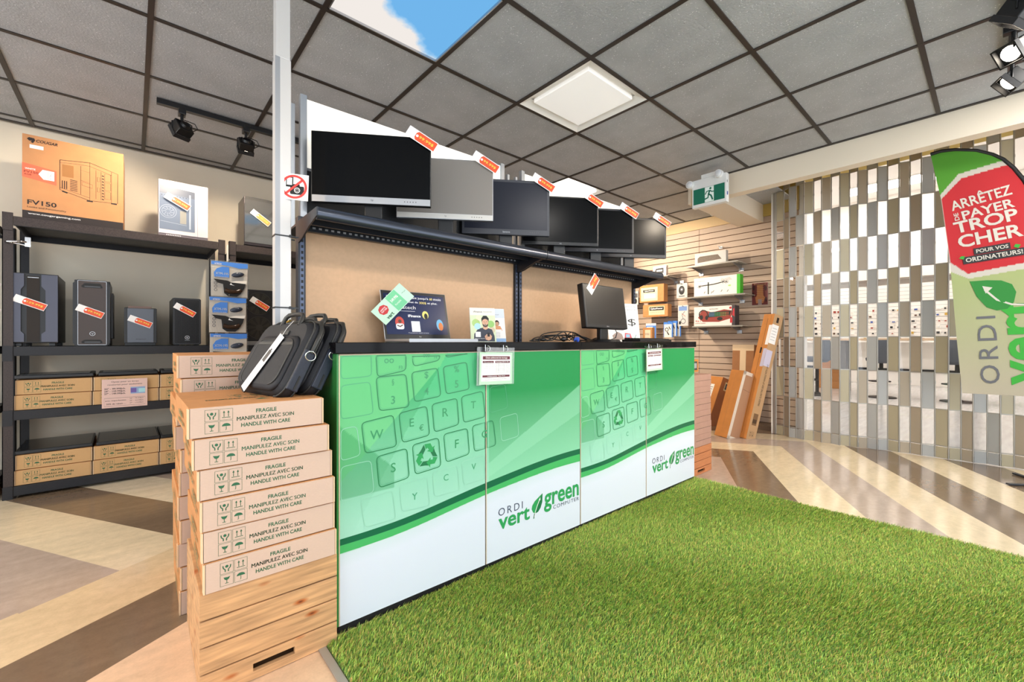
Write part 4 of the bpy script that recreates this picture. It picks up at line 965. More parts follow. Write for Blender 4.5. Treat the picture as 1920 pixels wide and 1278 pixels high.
# brochures in an acrylic stand
def brochure(loc, rot, label, kind, w=.115, h=.165):
    o = thing('brochure_stand', label, 'brochure', loc, rot)
    mb = MB(); lean = R(-12, 'X'); mb.push(lean); mb.box(-w / 2, w / 2, .0, .004, .002, h, paper)
    if kind == 0:
        y = -.0005; mb.rect(-w / 2, w / 2, h * .52, h, mat('broch_cream', '#ece4d6', .5), y); mb.rect(-w / 2, w / 2, .0, h * .78, mat('broch_outdoor', '#cfd9b4', .5), y - .0001)
        for cx, cz, r, c in ((-.035, .095, .02, '#a8c878'), (.04, .09, .018, '#8fbf6a'), (-.02, .12, .014, '#e6d9b8'), (.045, .06, .016, '#c9b89a')): mb.disc(cx, cz, r, mat('broch_' + c, c, .5), y - .0002)
        mb.text('iFinance', greyink, -.045, .148, .044, .008, y - .0004, .02); mb.text('Financement facile', greyink, .006, .150, .042, .005, y - .0004)
        sk = mat('broch_skin', '#d2a385', .5); nv = mat('broch_sweater', '#262c3c', .5)
        mb.poly([(-.05, .002), (-.046, .040), (-.025, .066), (.012, .074), (.045, .062), (.056, .03), (.057, .002)], nv, y - .0004)
        mb.poly([(.0, .066), (.0, .085), (.022, .085), (.024, .066), (.012, .060)], sk, y - .0005); mb.disc(.012, .098, .016, sk, y - .0006, .022)
        mb.poly([(-.005, .10), (-.007, .118), (.004, .132), (.020, .132), (.031, .118), (.029, .10), (.025, .111), (.012, .116), (.0, .111)], ink, y - .0008)
        mb.poly([(-.003, .092), (.0, .078), (.012, .073), (.024, .078), (.027, .092), (.02, .086), (.012, .089), (.004, .086)], mat('broch_beard', '#4a3226', .6), y - .0008)
        for q in (.006, .018): mb.disc(q, .101, .0018, ink, y - .0009, n=8)
        mb.line([(.012, .099), (.010, .093), (.013, .092)], .001, mat('broch_beard'), y - .0009); mb.line([(.006, .085), (.012, .083), (.018, .085)], .0014, paper, y - .001)
        mb.poly([(.010, .012), (.006, .028), (.016, .038), (.034, .038), (.043, .028), (.038, .012), (.024, .006)], sk, y - .0008); mb.rect(.020, .032, .026, .046, ink, y - .0009)
        for q in range(3): mb.line([(.009 + q * .001, .018 + q * .006), (.020, .022 + q * .006)], .0012, mat('broch_beard'), y - .001)
        mb.disc(-.028, .078, .016, mat('broch_blue', '#a9d3ea', .5), y - .0006); mb.rect(-.040, -.014, .024, .050, paper, y - .0008); mb.text('Financement disponible', paper, -.044, .014, .05, .005, y - .0008)
    else:
        y = -.0005; mb.rect(-w / 2, w / 2, h * .72, h, mat('broch_sky', '#cfd8e4', .5), y); mb.rect(-w / 2, w / 2, .0, .018, mat('broch_azure', '#8fb4e0', .5), y)
        mb.text('Payez plus tard', greyink, -.02, .142, .05, .007, y - .0003); sk = mat('broch_skin'); 
        for cx, cz, c in ((-.012, .108, '#3a241b'), (.016, .100, '#2a1a14')):
            mb.disc(cx, cz, .013, mat('broch_hair' + c, c, .6), y - .0004, .016); mb.disc(cx + .001, cz - .004, .009, mat('broch_skin2', '#c99a78', .5), y - .0006, .011)
        mb.poly([(-.035, .06), (-.028, .09), (-.005, .096), (.012, .086), (.034, .084), (.045, .06)], mat('broch_orange', '#d89668', .5), y - .0005); mb.rect(-.03, .04, .052, .066, paper, y - .0007)
        for q in range(4): mb.text('financement simple et rapide', greyink, -.03, .046 - q * .007, .06, .004, y - .0004)
    mb.pop(); mb.build('leaflet', o)
    mb = MB(); mb.push(lean); mb.box(-w / 2 - .002, w / 2 + .002, .005, .007, 0, h, clear_sleeve); mb.pop(); mb.box(-w / 2, w / 2, -.005, .055, 0, .002, clear_sleeve); mb.build('acrylic_stand', o); return o

brochure((1.285, 1.66, WT), CA - math.radians(22), 'upright leaflet showing a smiling bearded man in a dark sweater looking at his phone', 0, .128, .172)
brochure((1.408, 1.722, WT), CA - math.radians(18), 'pale blue leaflet with two people cooking, half behind the bearded man leaflet', 1, .122, .178)
# square desk monitor
o = thing('desk_monitor', 'small squarish black monitor tilted back on the right counter', 'monitor', (2.120, 1.56, WT), CA - math.radians(3))
mb = MB(); mb.push(T(0, 0, .075) @ R(-9, 'X') @ Matrix.Rotation(math.radians(1.0), 4, 'Y')); W = .372; h = .262
mb.box(-W / 2, W / 2, -.03, .012, 0, h, black, .006); mb.box(-W * .3, W * .3, .012, .04, .05, h - .06, black, .01); mb.text('DELL', silver, 0, .008, .022, .006, -.0312, .01, 'c'); mb.pop(); mb.build('casing', o)
mb = MB(); mb.push(T(0, 0, .075) @ R(-9, 'X') @ Matrix.Rotation(math.radians(1.0), 4, 'Y')); mb.box(-W / 2 + .018, W / 2 - .018, -.0305, -.0295, .022, h - .018, mat('screen_warm_black', '#100e0b', .3)); mb.pop(); mb.build('screen_panel', o)
mb = MB(); mb.box(-.035, .035, .0, .03, .012, .14, black, .005); mb.build('stand_neck', o)
mb = MB(); mb.cyl((0, .01, 0), (0, .01, .014), .105, black, .095, n=28); mb.build('stand_base', o)
price_tag((1.935, 1.50, 1.300), (0, math.radians(-52), CA), '51.99$', 'orange 51.99$ price tag on the top left corner of the small desk monitor', .115, .058, 'orange price tags')
# keyboard
o = thing('keyboard', 'slim black keyboard lying beside the small desk monitor', 'keyboard', (2.33, 1.445, WT), CA + math.radians(4))
mb = MB(); mb.box(0, .42, 0, .13, 0, .014, black, .003); mb.build('casing', o)
mb = MB()
for r in range(5):
    for c in range(20): mb.box(.01 + c * .020, .027 + c * .020, .012 + r * .022, .030 + r * .022, .014, .019 + .0012 * r, blackmatte)
mb.build('keys', o)
# cables
mb = MB(); rc = random.Random(11)
for k in range(7):
    p = []; x = 1.62 + rc.random() * .1; y_ = 1.62 + rc.random() * .12
    for i in range(22):
        t = i / 21; zz = abs(math.sin(t * PI * (1 + k % 3) + k)) * (.055 if k % 2 else .035) * (1 - abs(2 * t - 1) ** 3) + .004
        p.append((x + t * (.42 + .08 * (k % 3)), y_ + .05 * math.sin(t * 9 + k * 1.7), zz))
    mb.tube(p, .0032, black, 6)
mb.sphere((1.80, 1.60, .014), .013, black, sc=(1.6, 1, 1)); mb.sphere((1.70, 1.66, .012), .012, black, sc=(1.8, 1, .8))
tag(mb.build('cable_tangle', loc=(0, 0, WT)), 'tangle of thin black cables on the right counter left of the small monitor', 'cables')
mb = MB(); mb.box(-.022, .022, -.012, .012, 0, .022, mat('plug_blue', '#2b57c8', .4), .004); mb.cyl((-.022, 0, .011), (-.05, 0, .011), .006, black); mb.box(.022, .032, -.009, .009, .004, .018, silver)
tag(mb.build('video_plug', loc=(1.865, 1.56, WT), rot=(0, math.radians(-18), .5)), 'blue video plug lying in the cable tangle', 'plug')
mb = MB(); mb.tube([(2.26, 1.585, 1.06), (2.285, 1.585, 1.03), (2.27, 1.585, 1.0), (2.22, 1.595, .985), (2.16, 1.60, .979)], .003, black, 6); tag(mb.build('monitor_cable'), 'thin black cable hanging from the right side of the small desk monitor', 'cable')
# price poster card behind the keyboard
o = thing('poster_card', 'white standing card reading a large 5$ behind the small desk monitor', 'sign', (2.485, 1.66, WT), CA - math.radians(20))
mb = MB(); mb.push(R(-8, 'X')); w, h = .25, .262; mb.box(-w / 2, w / 2, 0, .004, 0, h, paper); y = -.0006
for i, t_ in enumerate(('Optez pour le', 'service d’urgence')): mb.text(t_, ink, w * .43, h * (.90 - i * .08), w * (.62 if i == 0 else .86), h * .042, y, 0, 'r')
for i in range(4): mb.text('en cas de problème informatique', greyink, w * .30, h * (.76 - i * .042), w * .72, h * .022, y, .004, 'r')
mb.text('95$', ink, w * .40, h * .40, w * .86, h * .20, y, -.006, 'r'); mb.text('par appareil', greyink, w * .35, h * .345, w * .3, h * .02, y, 0, 'r')
mb.poly([(-w * .35, h * .02), (-w * .38, h * .16), (-w * .22, h * .26), (-w * .08, h * .20), (-w * .02, h * .06)], mat('card_taupe', '#9b857c', .5), y); mb.poly([(w * .0, h * .08), (w * .02, h * .23), (w * .2, h * .21), (w * .24, h * .07)], mat('card_red', '#c7505a', .5), y - .0002); mb.rect(w * .05, w * .17, h * .11, h * .19, mat('card_blue', '#7fb6d8', .5), y - .0004)
mb.poly([(w * .22, h * .03), (w * .24, h * .2), (w * .36, h * .24), (w * .47, h * .16), (w * .47, h * .03)], mat('card_mint', '#cfe3d9', .5), y - .0001); mb.line([(w * .3, h * .05), (w * .38, h * .18)], .003, ink, y - .0004)
mb.pop(); mb.build('card', o)
mb = MB(); mb.box(-.05, .05, .03, .09, 0, .003, paper); mb.hexa([(-.03, .004, 0), (.03, .004, 0), (.03, .08, 0), (-.03, .08, 0), (-.03, .03, .12), (.03, .03, .12), (.03, .034, .12), (-.03, .034, .12)], paper); mb.build('easel_foot', o)

# ================================================================ the two black bags leaning on the counter end
bagm = mat('bag_nylon', '#121319', .62, noise=.25, nscale=300, bump=.3, bscale=500); bagnavy = mat('bag_navy', '#1d2333', .5, noise=.2, nscale=200); bagtrim = mat('bag_leather', '#2c2c2a', .45)
def rrect_ring(w, h, x, y0, r, n=5):  # rounded outline at depth y in local XZ
    return [(px, x, pz) for px, pz in rr(-w / 2, w / 2, 0 + y0, h + y0, r, n)]
def bag(name, label, loc, rot, tagon):
    o = thing(name, label, 'bag', loc, rot, 'black laptop bags on the cartons')
    Wb, Hb, Tb = .315, .272, .062
    def body(mb, W0, H0, z0, y0, y1, r, m, bul=.012):
        rings = []
        for t in (0, .12, .3, .5, .7, .88, 1):
            e = (1 - abs(2 * t - 1) ** 2.6) ; k = -(1 - e) * .016
            rings.append([(px, y0 + (y1 - y0) * t, pz) for px, pz in rr(-W0 / 2 - k * -1 , W0 / 2 + k, z0 - k, z0 + H0 + k, r, 5)])
        mb.loft(rings, m)
    mb = MB(); body(mb, Wb, Hb, .0, 0, Tb, .05, bagm); mb.build('main_compartment', o)
    mb = MB(); body(mb, Wb * .86, Hb * .72, .012, -.014, .01, .04, bagm); mb.box(-Wb * .38, Wb * .38, -.0155, -.013, Hb * .62, Hb * .66, bagtrim, .0008)
    mb.tube([(x_, -.014, z_) for x_, z_ in rr(-Wb * .40, Wb * .40, .03, Hb * .70, .035, 5)] , .0022, bagtrim, 6); mb.build('front_pocket', o)
    mb = MB(); body(mb, Wb * .97, Hb * .96, .004, .028, .052, .05, bagnavy); mb.push(T(0, 0, 0)); 
    mb.pop(); 
    mb.box(Wb / 2 - .004, Wb / 2 + .006, .012, .050, .03, Hb * .62, bagnavy, .004); mb.box(Wb / 2 + .002, Wb / 2 + .0075, .032, .038, .035, Hb * .3, ink); mb.build('navy_gusset', o, label='navy side gusset')
    mb = MB()
    for yy in (.014, .048): mb.tube([(x_, yy, z_) for x_, z_ in rr(-Wb / 2 + .001, Wb / 2 - .001, .0, Hb + .001, .05, 6)], .003, bagtrim, 6)
    mb.build('zip_piping', o)
    for yy, hh in ((.004, .026), (.052, .034)):
        mb = MB(); mb.tube([(-.062, yy, Hb - .02), (-.060, yy, Hb + hh * .5), (-.045, yy, Hb + hh * .9), (0, yy, Hb + hh), (.045, yy, Hb + hh * .9), (.060, yy, Hb + hh * .5), (.062, yy, Hb - .02)], .008, bagtrim, 8); mb.build('handle', o)
    mb = MB(); mb.tube([(Wb / 2 + .004, .036, Hb * .60), (Wb / 2 + .010, .034, Hb * .74), (Wb / 2 + .002, .036, Hb * .90), (Wb / 2 - .035, .04, Hb + .006), (Wb / 2 - .09, .045, Hb + .012)], .008, bagtrim, 8, flat=1.0); mb.build('strap', o)
    mb = MB(); cz = Hb * .60 - .010; mb.tube([(Wb / 2 + .008 + .003 * math.sin(t), .036 + .017 * math.cos(t), cz + .015 * math.sin(t)) for t in np.linspace(0, 2 * PI, 20)], .0024, chrome, 6); mb.build('d_ring', o, label='chrome D-shaped ring')
    mb = MB(); mb.box(-.03, .03, -.005, -.0, Hb * .78, Hb * .84, bagtrim, .001); mb.cyl((-.012, -.006, Hb * .96), (.006, -.008, Hb * .98), .004, mat('brass', '#b79a4a', .25, metal=.9)); mb.build('zip_pull', o)
    if tagon:
        q = thing('hang_tag', 'long white product hang tag on the front black bag', 'tag', loc, rot)
        mb = MB(); mb.push(T(.035, -.020, Hb * .74) @ Matrix.Rotation(math.radians(22), 4, 'Y')); mb.box(-.021, .021, -.0006, .0006, -.215, 0, paper); y = -.001
        mb.rect(-.013, .011, -.105, -.062, mat('tag_bag_print', '#57524e', .6), y); mb.rect(-.005, .004, -.062, -.055, ink, y)
        for i in range(5): mb.text('ordinateur portable', greyink, -.013, -.030 - i * .006, .026, .0028, y)
        for i in range(9): mb.text('sac rembourré étanche', greyink, -.016, -.120 - i * .010, .032, .0032, y)
        mb.pop(); mb.build('card', q); mb = MB(); mb.tube([(.035, -.020, Hb * .74), (.037, -.018, Hb * .85), (.04, -.01, Hb * .97)], .0008, paper, 5); mb.build('string', q)
    return o
bz = .2922 + 6 * (H_ + .0006) + .004
bag('laptop_bag', 'front black laptop bag with a long white hang tag on the near cartons', (.300, 1.62, bz + .004), (math.radians(-27), 0, CA + math.radians(-77)), True)
bag('laptop_bag', 'rear black laptop bag, wedged between the tagged bag and the counter end', (.378, 1.632, bz + .004), (math.radians(-27), 0, CA + math.radians(-77)), False)
# ================================================================ black boltless shelving along the back wall
SV = 4.04     # front plane
def rack(x0, x1, label, lefthalf=True, hooks=False):
    o = thing('storage_rack', label, 'shelving', (x0, SV, 0), 0, 'black storage racks'); W = x1 - x0
    for xx in (0, W - .045):
        for yy in (0, .555):
            mb = MB(); mb.box(xx, xx + .045, yy, yy + .004, 0, 1.775, rackbrown if yy == 0 else rackblack); mb.box(xx if xx == 0 else xx + .041, xx + .004 if xx == 0 else xx + .045, yy, yy + .045, 0, 1.775, rackblack); mb.build('upright', o)
    for z, bm in ((1.755, rackbrown), (.945, rackblack), (.545, rackblack), (.075, rackblack)):
        mb = MB(); mb.box(.046, W - .046, -.002, .004, z - .055, z, bm, .001); mb.box(.046, W - .046, .0, .012, z - .058, z - .050, rackblack)
        mb.box(.046, W - .046, .585, .595, z - .055, z, rackblack); mb.box(.046, .056, 0, .59, z - .05, z - .005, rackblack); mb.box(W - .056, W - .046, 0, .59, z - .05, z - .005, rackblack); be = mb.build('beam', o)
        mb = MB(); mb.box(.046, W - .046, .004, .588, z - .014, z - .002, mat('rack_deck', '#4a4845', .6, noise=.1, nscale=20)); mb.build('shelf_deck', o)
        for xx in (.0, W - .045):   # cleat where beam meets post
            mb = MB(); mb.prism([(xx + .002, z - .09), (xx + .044, z - .09), (xx + .044, z + .004), (xx + .002, z + .004)], -.006, -.001, bm); mb.build('beam_clip', be)
    return o
rack(-.60, .548, 'black steel storage rack on the left holding computer cases and cartons')
rack(.575, 1.72, 'second black steel storage rack, mostly hidden behind the pale service pole')
rack(-1.78, -.62, 'third black steel rack at the far left edge, only its upright showing')
mb = MB(); mb.tube([(0, 0, 0), (-.02, -.03, -.005), (-.07, -.035, -.012), (-.085, 0, -.012), (-.05, .02, -.010), (0, .01, -.02)], .006, chrome, 8); mb.box(-.005, .02, -.004, .008, -.03, .03, chrome)
tag(mb.build('clamp_bracket', loc=(-.50, 4.03, 1.60)), 'small chrome clip on the upper left upright of the storage rack', 'bracket')

# ---- cartons and flat screens lying on the two lower shelves
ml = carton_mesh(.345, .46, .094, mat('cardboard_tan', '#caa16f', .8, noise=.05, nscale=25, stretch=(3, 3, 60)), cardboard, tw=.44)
first = None
def srow(z, xs, which):
    global first
    for k, x in enumerate(xs):
        for r in range(2):
            loc = (x + (.004 if r else 0), SV + .012 + .004 * r, z + r * .0955)
            lab = 'FRAGILE carton on the %s shelf of the left rack, %s of the %s pair' % (which, 'upper' if r else 'lower', ('leftmost', 'second', 'third', 'fourth')[k])
            if first is None: q = first = ml.build('carton', loc=loc, rot=0)
            else: q = dup(first, loc, math.radians((.3, -.2)[r]))
            tag(q, lab, 'carton', 'cartons on the left rack')
srow(.5465, (-.553, -.203, .147), 'third'); srow(.0765, (-.553, -.203, .147), 'bottom')
def flat_screen(loc, rot, label, w=.43, d=.27, border=.022, th=.028):
    o = thing('flat_screen', label, 'monitor', loc, rot, 'screens lying on the left rack')
    mb = MB(); mb.box(0, w, 0, d, .004, th, black, .006); mb.box(w * .2, w * .8, d * .2, d * .8, 0, .006, black); mb.build('casing', o)
    mb = MB(); mb.box(border, w - border, border, d - border, th - .001, th + .0008, mat('screen_grey', '#55585c', .25)); mb.build('screen_panel', o); return o
z1 = .5465 + 2 * .0955
flat_screen((-.550, SV + .0, z1), math.radians(1), 'flat black screen lying on the leftmost cartons of the third shelf', .355, .30)
flat_screen((-.175, SV + .01, z1), math.radians(1), 'flat black screen lying on the second cartons of the third shelf, above the pink notice', .315, .28)
flat_screen((.155, SV + .02, z1), 0, 'flat black screen lying on the third cartons of the third shelf', .24, .28)
z2 = .0765 + 2 * .0955
for k, (x, w, lab) in enumerate(((-.551, .35, 'leftmost'), (-.185, .335, 'second'), (.155, .335, 'third'))):
    mb = MB(); mb.box(0, w, 0, .45, 0, .022, black, .005); mb.box(.01, w - .01, .01, .44, .021, .0225, mat('screen_darkgrey', '#26272a', .2))
    tag(mb.build('flat_screen', loc=(x, SV + .01, z2), rot=math.radians(1)), 'large dark flat panel lying on the %s cartons of the bottom shelf' % lab, 'monitor', 'dark panels on the bottom shelf')
# pink notice taped to the cartons
mb = MB(); w, h = .236, .196; pk = mat('notice_pink', '#dfbdb2', .55); mb.box(0, w, -.001, .0005, 0, h, pk); y = -.0014
mb.text('Optez pour un écran', ink, w / 2, h * .87, w * .6, .013, y, 0, 'c'); mb.text('revalorisé pour seulement', ink, w / 2, h * .77, w * .76, .013, y, 0, 'c')
for i, t_ in enumerate(('22" - 99.99$ch.', '24" - 129.99$ch.', '27" - 149.99$ch.')): mb.text(t_, ink, w * .05, h * (.63 - i * .085), w * .46, .013, y, .02)
mb.rect(w * .62, w * .95, h * .46, h * .70, mat('notice_blue', '#8ea6c8', .5), y); mb.rect(w * .62, w * .75, h * .50, h * .66, mat('notice_purple', '#6c5aa0', .5), y - .0002); mb.rect(w * .80, w * .95, h * .50, h * .64, mat('notice_cyan', '#a5d5dd', .5), y - .0002)
mb.line([(w * .05, h * .06), (w * .95, h * .06), (w * .95, h * .34), (w * .05, h * .34)], .0015, ink, y, closed=True)
mb.text('avec imperfection', ink, w * .07, h * .22, w * .45, .010, y, .01); mb.text('20% de rabais ...', ink, w * .09, h * .11, w * .42, .010, y, .01)
for i, t_ in enumerate(('22" - 79.20$ch.', '24" - 103.99$ch.', '27" - 119.99$ch.')): mb.text(t_, ink, w * .60, h * (.27 - i * .08), w * .32, .009, y, .0)
tag(mb.build('paper_notice', loc=(-.157, SV - .006, .520)), 'pinkish price notice for refurbished screens taped over the cartons of the third shelf', 'notice')

# ================================================================ computer cases on the second shelf (z = .947)
SZ = .9465
casegrey = mat('case_slate', '#4b4c58', .35, metal=.4); caseside = mat('case_side_black', '#121215', .4); gloss = mat('gloss_brown_reflection', '#3a281b', .12, spec=.3); dgrey = mat('case_greyblue', '#5d626b', .45, metal=.3)  # gloss: brown reflections put into the base colour of a black finish
# case 1
o = thing('computer_case', 'largest computer case on the left rack, slate front split by a dark centre strip', 'computer case', (-.575, SV + .02, SZ), 0, 'computer cases')
W, h, D_ = .212, .445, .44
mb = MB(); mb.box(.004, W - .004, .02, D_, .02, .02 + h, caseside, .004); mb.box(.0, W, .0, .022, .022, .018 + h, caseside, .003); mb.build('body', o)
mb = MB(); y0, y1 = -.012, .004; z0, z1 = .028, .012 + h
mb.prism([(.002, z0), (.064, z0), (.064, z0 + .05), (.050, z0 + .068), (.050, z1 - .10), (.064, z1 - .075), (.064, z1), (.002, z1)], y0, y1, casegrey)
mb.prism([(.146, z0), (W - .002, z0), (W - .002, z1), (.138, z1), (.138, z1 - .075), (.156, z1 - .10), (.156, z0 + .068), (.138, z0 + .05), (.138, z0)], y0, y1, casegrey); mb.build('front_wings', o, label='slate grey front wings')
mb = MB(); mb.box(.074, .130, -.003, .001, z0, z1 - .012, mat('brown_glass', '#2a2016', .2, spec=.15)); mb.box(.078, .126, -.004, .0, z1 - .022, z1 - .018, silver); mb.build('centre_strip', o)
for x in (.02, W - .045):
    for yy in (.03, .38): mb = MB(); mb.box(x, x + .03, yy, yy + .03, 0, .021, black, .003); mb.build('foot', o)
price_tag((-.485, SV + .003, 1.222), (0, math.radians(24), 0), '129.99$', 'orange 129.99$ price tag slanted on the largest computer case', .148, .046, 'orange tags on the left rack', False)
# case 2
o = thing('computer_case', 'black computer case with a mirror-glossy front and two handle slots, second from left', 'computer case', (-.298, SV + .03, SZ), 0, 'computer cases')
W, h = .185, .445
mb = MB(); mb.box(.006, W - .004, .02, .42, .0, h, caseside, .004); mb.prism([(.0, .02), (.012, 0), (W - .02, 0), (W - .004, .02), (W - .004, h - .03), (W - .022, h), (.020, h), (0, h - .025)], .0, .024, caseside); mb.box(W - .006, W + .01, .12, .34, .05, h - .07, caseside, .003); mb.build('body', o)
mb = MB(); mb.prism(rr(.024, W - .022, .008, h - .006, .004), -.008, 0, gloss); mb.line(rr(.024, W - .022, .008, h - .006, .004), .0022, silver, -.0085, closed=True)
for a, b in ((h - .052, h - .022), (.018, .042)):
    mb.poly([(.045, a), (W - .048, a), (W - .040, a + .006), (W - .052, b), (.055, b), (.040, a + .010)], ink, -.0088); mb.rect(.056, W - .052, a + .004, a + .012, mat('slot_grey', '#3a3a3d', .3), -.0092)
mb.ringd(.094, .083, .013, .0022, silver, -.009); mb.text('V', silver, .094, .077, .012, .009, -.009, .03, 'c'); mb.build('front_glass', o, label='mirror-glossy front panel')
price_tag((-.215, SV + .018, 1.180), (0, math.radians(24), 0), '99.99$', 'orange 99.99$ price tag slanted on the glossy black computer case', .138, .046, 'orange tags on the left rack', False)
# case 3
o = thing('computer_case', 'small grey-fronted computer case, the lowest on the left rack', 'computer case', (-.045, SV + .06, SZ), 0, 'computer cases')
W, h = .178, .285
mb = MB(); mb.box(.004, W - .004, .012, .30, .0, h - .012, caseside, .003); mb.box(.0, W, .0, .02, .02, h - .015, caseside, .002); mb.box(.02, W - .03, -.0, .2, h - .016, h + .0, mat('case_top_brown', '#6e5850', .5)); mb.build('body', o)
mb = MB(); mb.box(.017, W - .017, -.008, .002, .022, h - .018, dgrey, .002); mb.text('deepcool', ink, .089, .044, .055, .006, -.0085, .02, 'c'); mb.build('front_panel', o, label='flat grey-blue front panel')
price_tag((.041, SV + .048, 1.120), (0, math.radians(24), 0), '89.99$', 'orange 89.99$ price tag slanted on the small grey computer case', .134, .044, 'orange tags on the left rack', False)
# case 4
o = thing('computer_case', 'black computer case with a finely ribbed front and round logo, right of the grey one', 'computer case', (.225, SV + .05, SZ), 0, 'computer cases')
W, h = .172, .358
mb = MB(); mb.box(.0, W, .02, .40, .008, h, caseside, .004); mb.prism(rr(.0, W, .006, h, .012), .0, .022, caseside)
for x in (.01, W - .04): mb.box(x, x + .03, .03, .05, 0, .01, black)
mb.build('body', o)
mb = MB(); mb.prism(rr(.008, W - .008, .014, h - .008, .010), -.006, 0, blackmatte)
for k in range(26): x = .016 + k * .0055; mb.box(x, x + .0022, -.0085, -.0058, .022, h - .03, black)
mb.line(rr(.008, W - .008, .014, h - .008, .010), .0018, mat('edge_grey', '#4a4b50', .3), -.0066, closed=True); mb.disc(.086, .060, .017, blackmatte, -.009); mb.ringd(.086, .060, .013, .003, silver, -.0095); mb.text('tt', silver, .086, .054, .012, .012, -.0095, .03, 'c'); mb.text('Thermaltake', silver, .086, .037, .034, .004, -.0095, .01, 'c'); mb.build('front_mesh', o)
price_tag((.297, SV + .038, 1.215), (0, math.radians(31), 0), '79.99$', 'orange 79.99$ price tag slanted on the ribbed black computer case', .140, .044, 'orange tags on the left rack', False)
# case 5 with two fans
o = thing('computer_case', 'black computer case with two large round fans behind its front, beside the blister packs', 'computer case', (.690, SV + .05, SZ), 0, 'computer cases')
W, h = .205, .46
mb = MB(); mb.box(.0, W, .0, .40, .0, h, caseside, .003); mb.box(-.001, W + .001, -.003, .004, .0, .032, mat('case_base_grey', '#8c8a88', .4)); mb.build('body', o)
for z in (.345, .145):
    mb = MB(); mb.push(T(W / 2, -.003, z)); mb.ringd(0, 0, .092, .006, mat('fan_ring', '#2d2b28', .3), -.001, 40); mb.disc(0, 0, .089, mat('fan_back', '#151410', .4), 0, n=36)
    for q in range(9):
        a = math.radians(q * 40); mb.poly([(.024 * math.cos(a), .024 * math.sin(a)), (.086 * math.cos(a + .12), .086 * math.sin(a + .12)), (.086 * math.cos(a + .55), .086 * math.sin(a + .55)), (.026 * math.cos(a + .45), .026 * math.sin(a + .45))], mat('fan_blade', '#27241d', .35), -.0012)
    mb.disc(0, 0, .026, mat('fan_ring'  , '#2d2b28'), -.0018); mb.pop(); mb.build('fan', o)
price_tag((.795, SV + .035, 1.290), (0, math.radians(33), 0), '79.99$', 'orange 79.99$ price tag slanted between the two round case fans', .150, .048, 'orange tags on the left rack', False)

# ---- big computer carton and two cases on the top shelf (z = 1.757)
TZ = 1.7565
o = thing('computer_carton', 'large orange-brown computer case carton with a line drawing and FV150 print', 'carton', (-.522, SV + .03, TZ), math.radians(-.5))
W, h, D_ = .474, .535, .30; fv = mat('carton_fv_orange', '#c68c5c', .7, noise=.05, nscale=14)
mb = MB(); mb.box(0, W, 0, D_, 0, h, fv, .003); mb.rect(.001, W - .001, .001, .052, mat('print_umber', '#2b211e', .6), -.0006); um = MATS['print_umber']; y = -.0012
mb.text('www.cougargaming.com', paper, .025, .026, .235, .014, y, .012); mb.text('FV150', um, .022, .092, .128, .030, y, .02); mb.text('Looks and Functionality', um, .022, .068, .172, .014, y, .0)
mb.text('COUGAR', um, .060, h - .042, .095, .019, y, .025, shear=.25)
mb.poly([(.02, h - .028), (.030, h - .018), (.052, h - .020), (.056, h - .032), (.046, h - .052), (.036, h - .046), (.042, h - .038), (.030, h - .040)], um, y)
mb.rect(.032, .092, h - .085, h - .062, paper, y); mb.poly([(0, .262), (.150, .236), (.150, .330), (0, .352)], mat('print_coral', '#dd6f4f', .6), y)
mb.text('WHITE', paper, .012, .312, .045, .010, y - .0004, .02); mb.text('FV150', mat('print_red', '#8e241a', .6), .008, .290, .062, .014, y - .0004, .02); mb.text('RGB', mat('print_red'  , '#8e241a'), .010, .276, .03, .008, y - .0004, .02)
mb.poly([(.070, .292), (.088, .324), (.140, .322), (.140, .262), (.092, .262)], paper, y - .0008); mb.line([(.112, .268), (.112, .318)], .0015, greyink, y - .001); mb.text('X TAG', greyink, .128, .268, .04, .008, y - .001, 0, 'l', rot=math.radians(90))
ln = lambda p, wd=.0016: mb.line(p, wd, um, y)
# exploded line drawing of an open case
ln([(.165, .410), (.305, .428), (.445, .385), (.443, .180), (.305, .172), (.165, .215), (.165, .410)], .0028); ln([(.305, .428), (.305, .172)]); ln([(.412, .392), (.412, .178)]); ln([(.165, .392), (.24, .402), (.305, .405), (.412, .370)]); ln([(.165, .230), (.305, .190)])
mb.rect(.175, .228, .305, .385, mat('print_brown', '#a5713f', .7), y + .0003)
for q in range(7): ln([(.212, .225 + q * .011), (.246, .222 + q * .011)], .004)
for q in range(3): ln([(.176 + q * .010, .225), (.176 + q * .010, .278)], .004)
ln([(.262, .205), (.262, .395)]); ln([(.335, .190), (.335, .385)]); ln([(.36, .188), (.36, .380)]); ln([(.262, .30), (.305, .292), (.305, .36), (.262, .368), (.262, .30)]); ln([(.268, .268), (.318, .258), (.318, .282), (.268, .292), (.268, .268)])
for zz in (.24, .31): ln([(.342, zz), (.354, zz), (.354, zz + .03), (.342, zz + .03), (.342, zz)])
for q in range(9): ln([(.364, .195 + q * .020), (.375, .193 + q * .020)], .006)
for q in (.20, .26, .32): ln([(.378, q), (.408, q), (.408, q + .05), (.378, q + .052), (.378, q)])
for a_, b_ in (((.175, .208), (.20, .200)), ((.29, .168), (.32, .168)), ((.41, .175), (.44, .174))): ln([a_, b_], .008)
mb.build('carton_body', o)
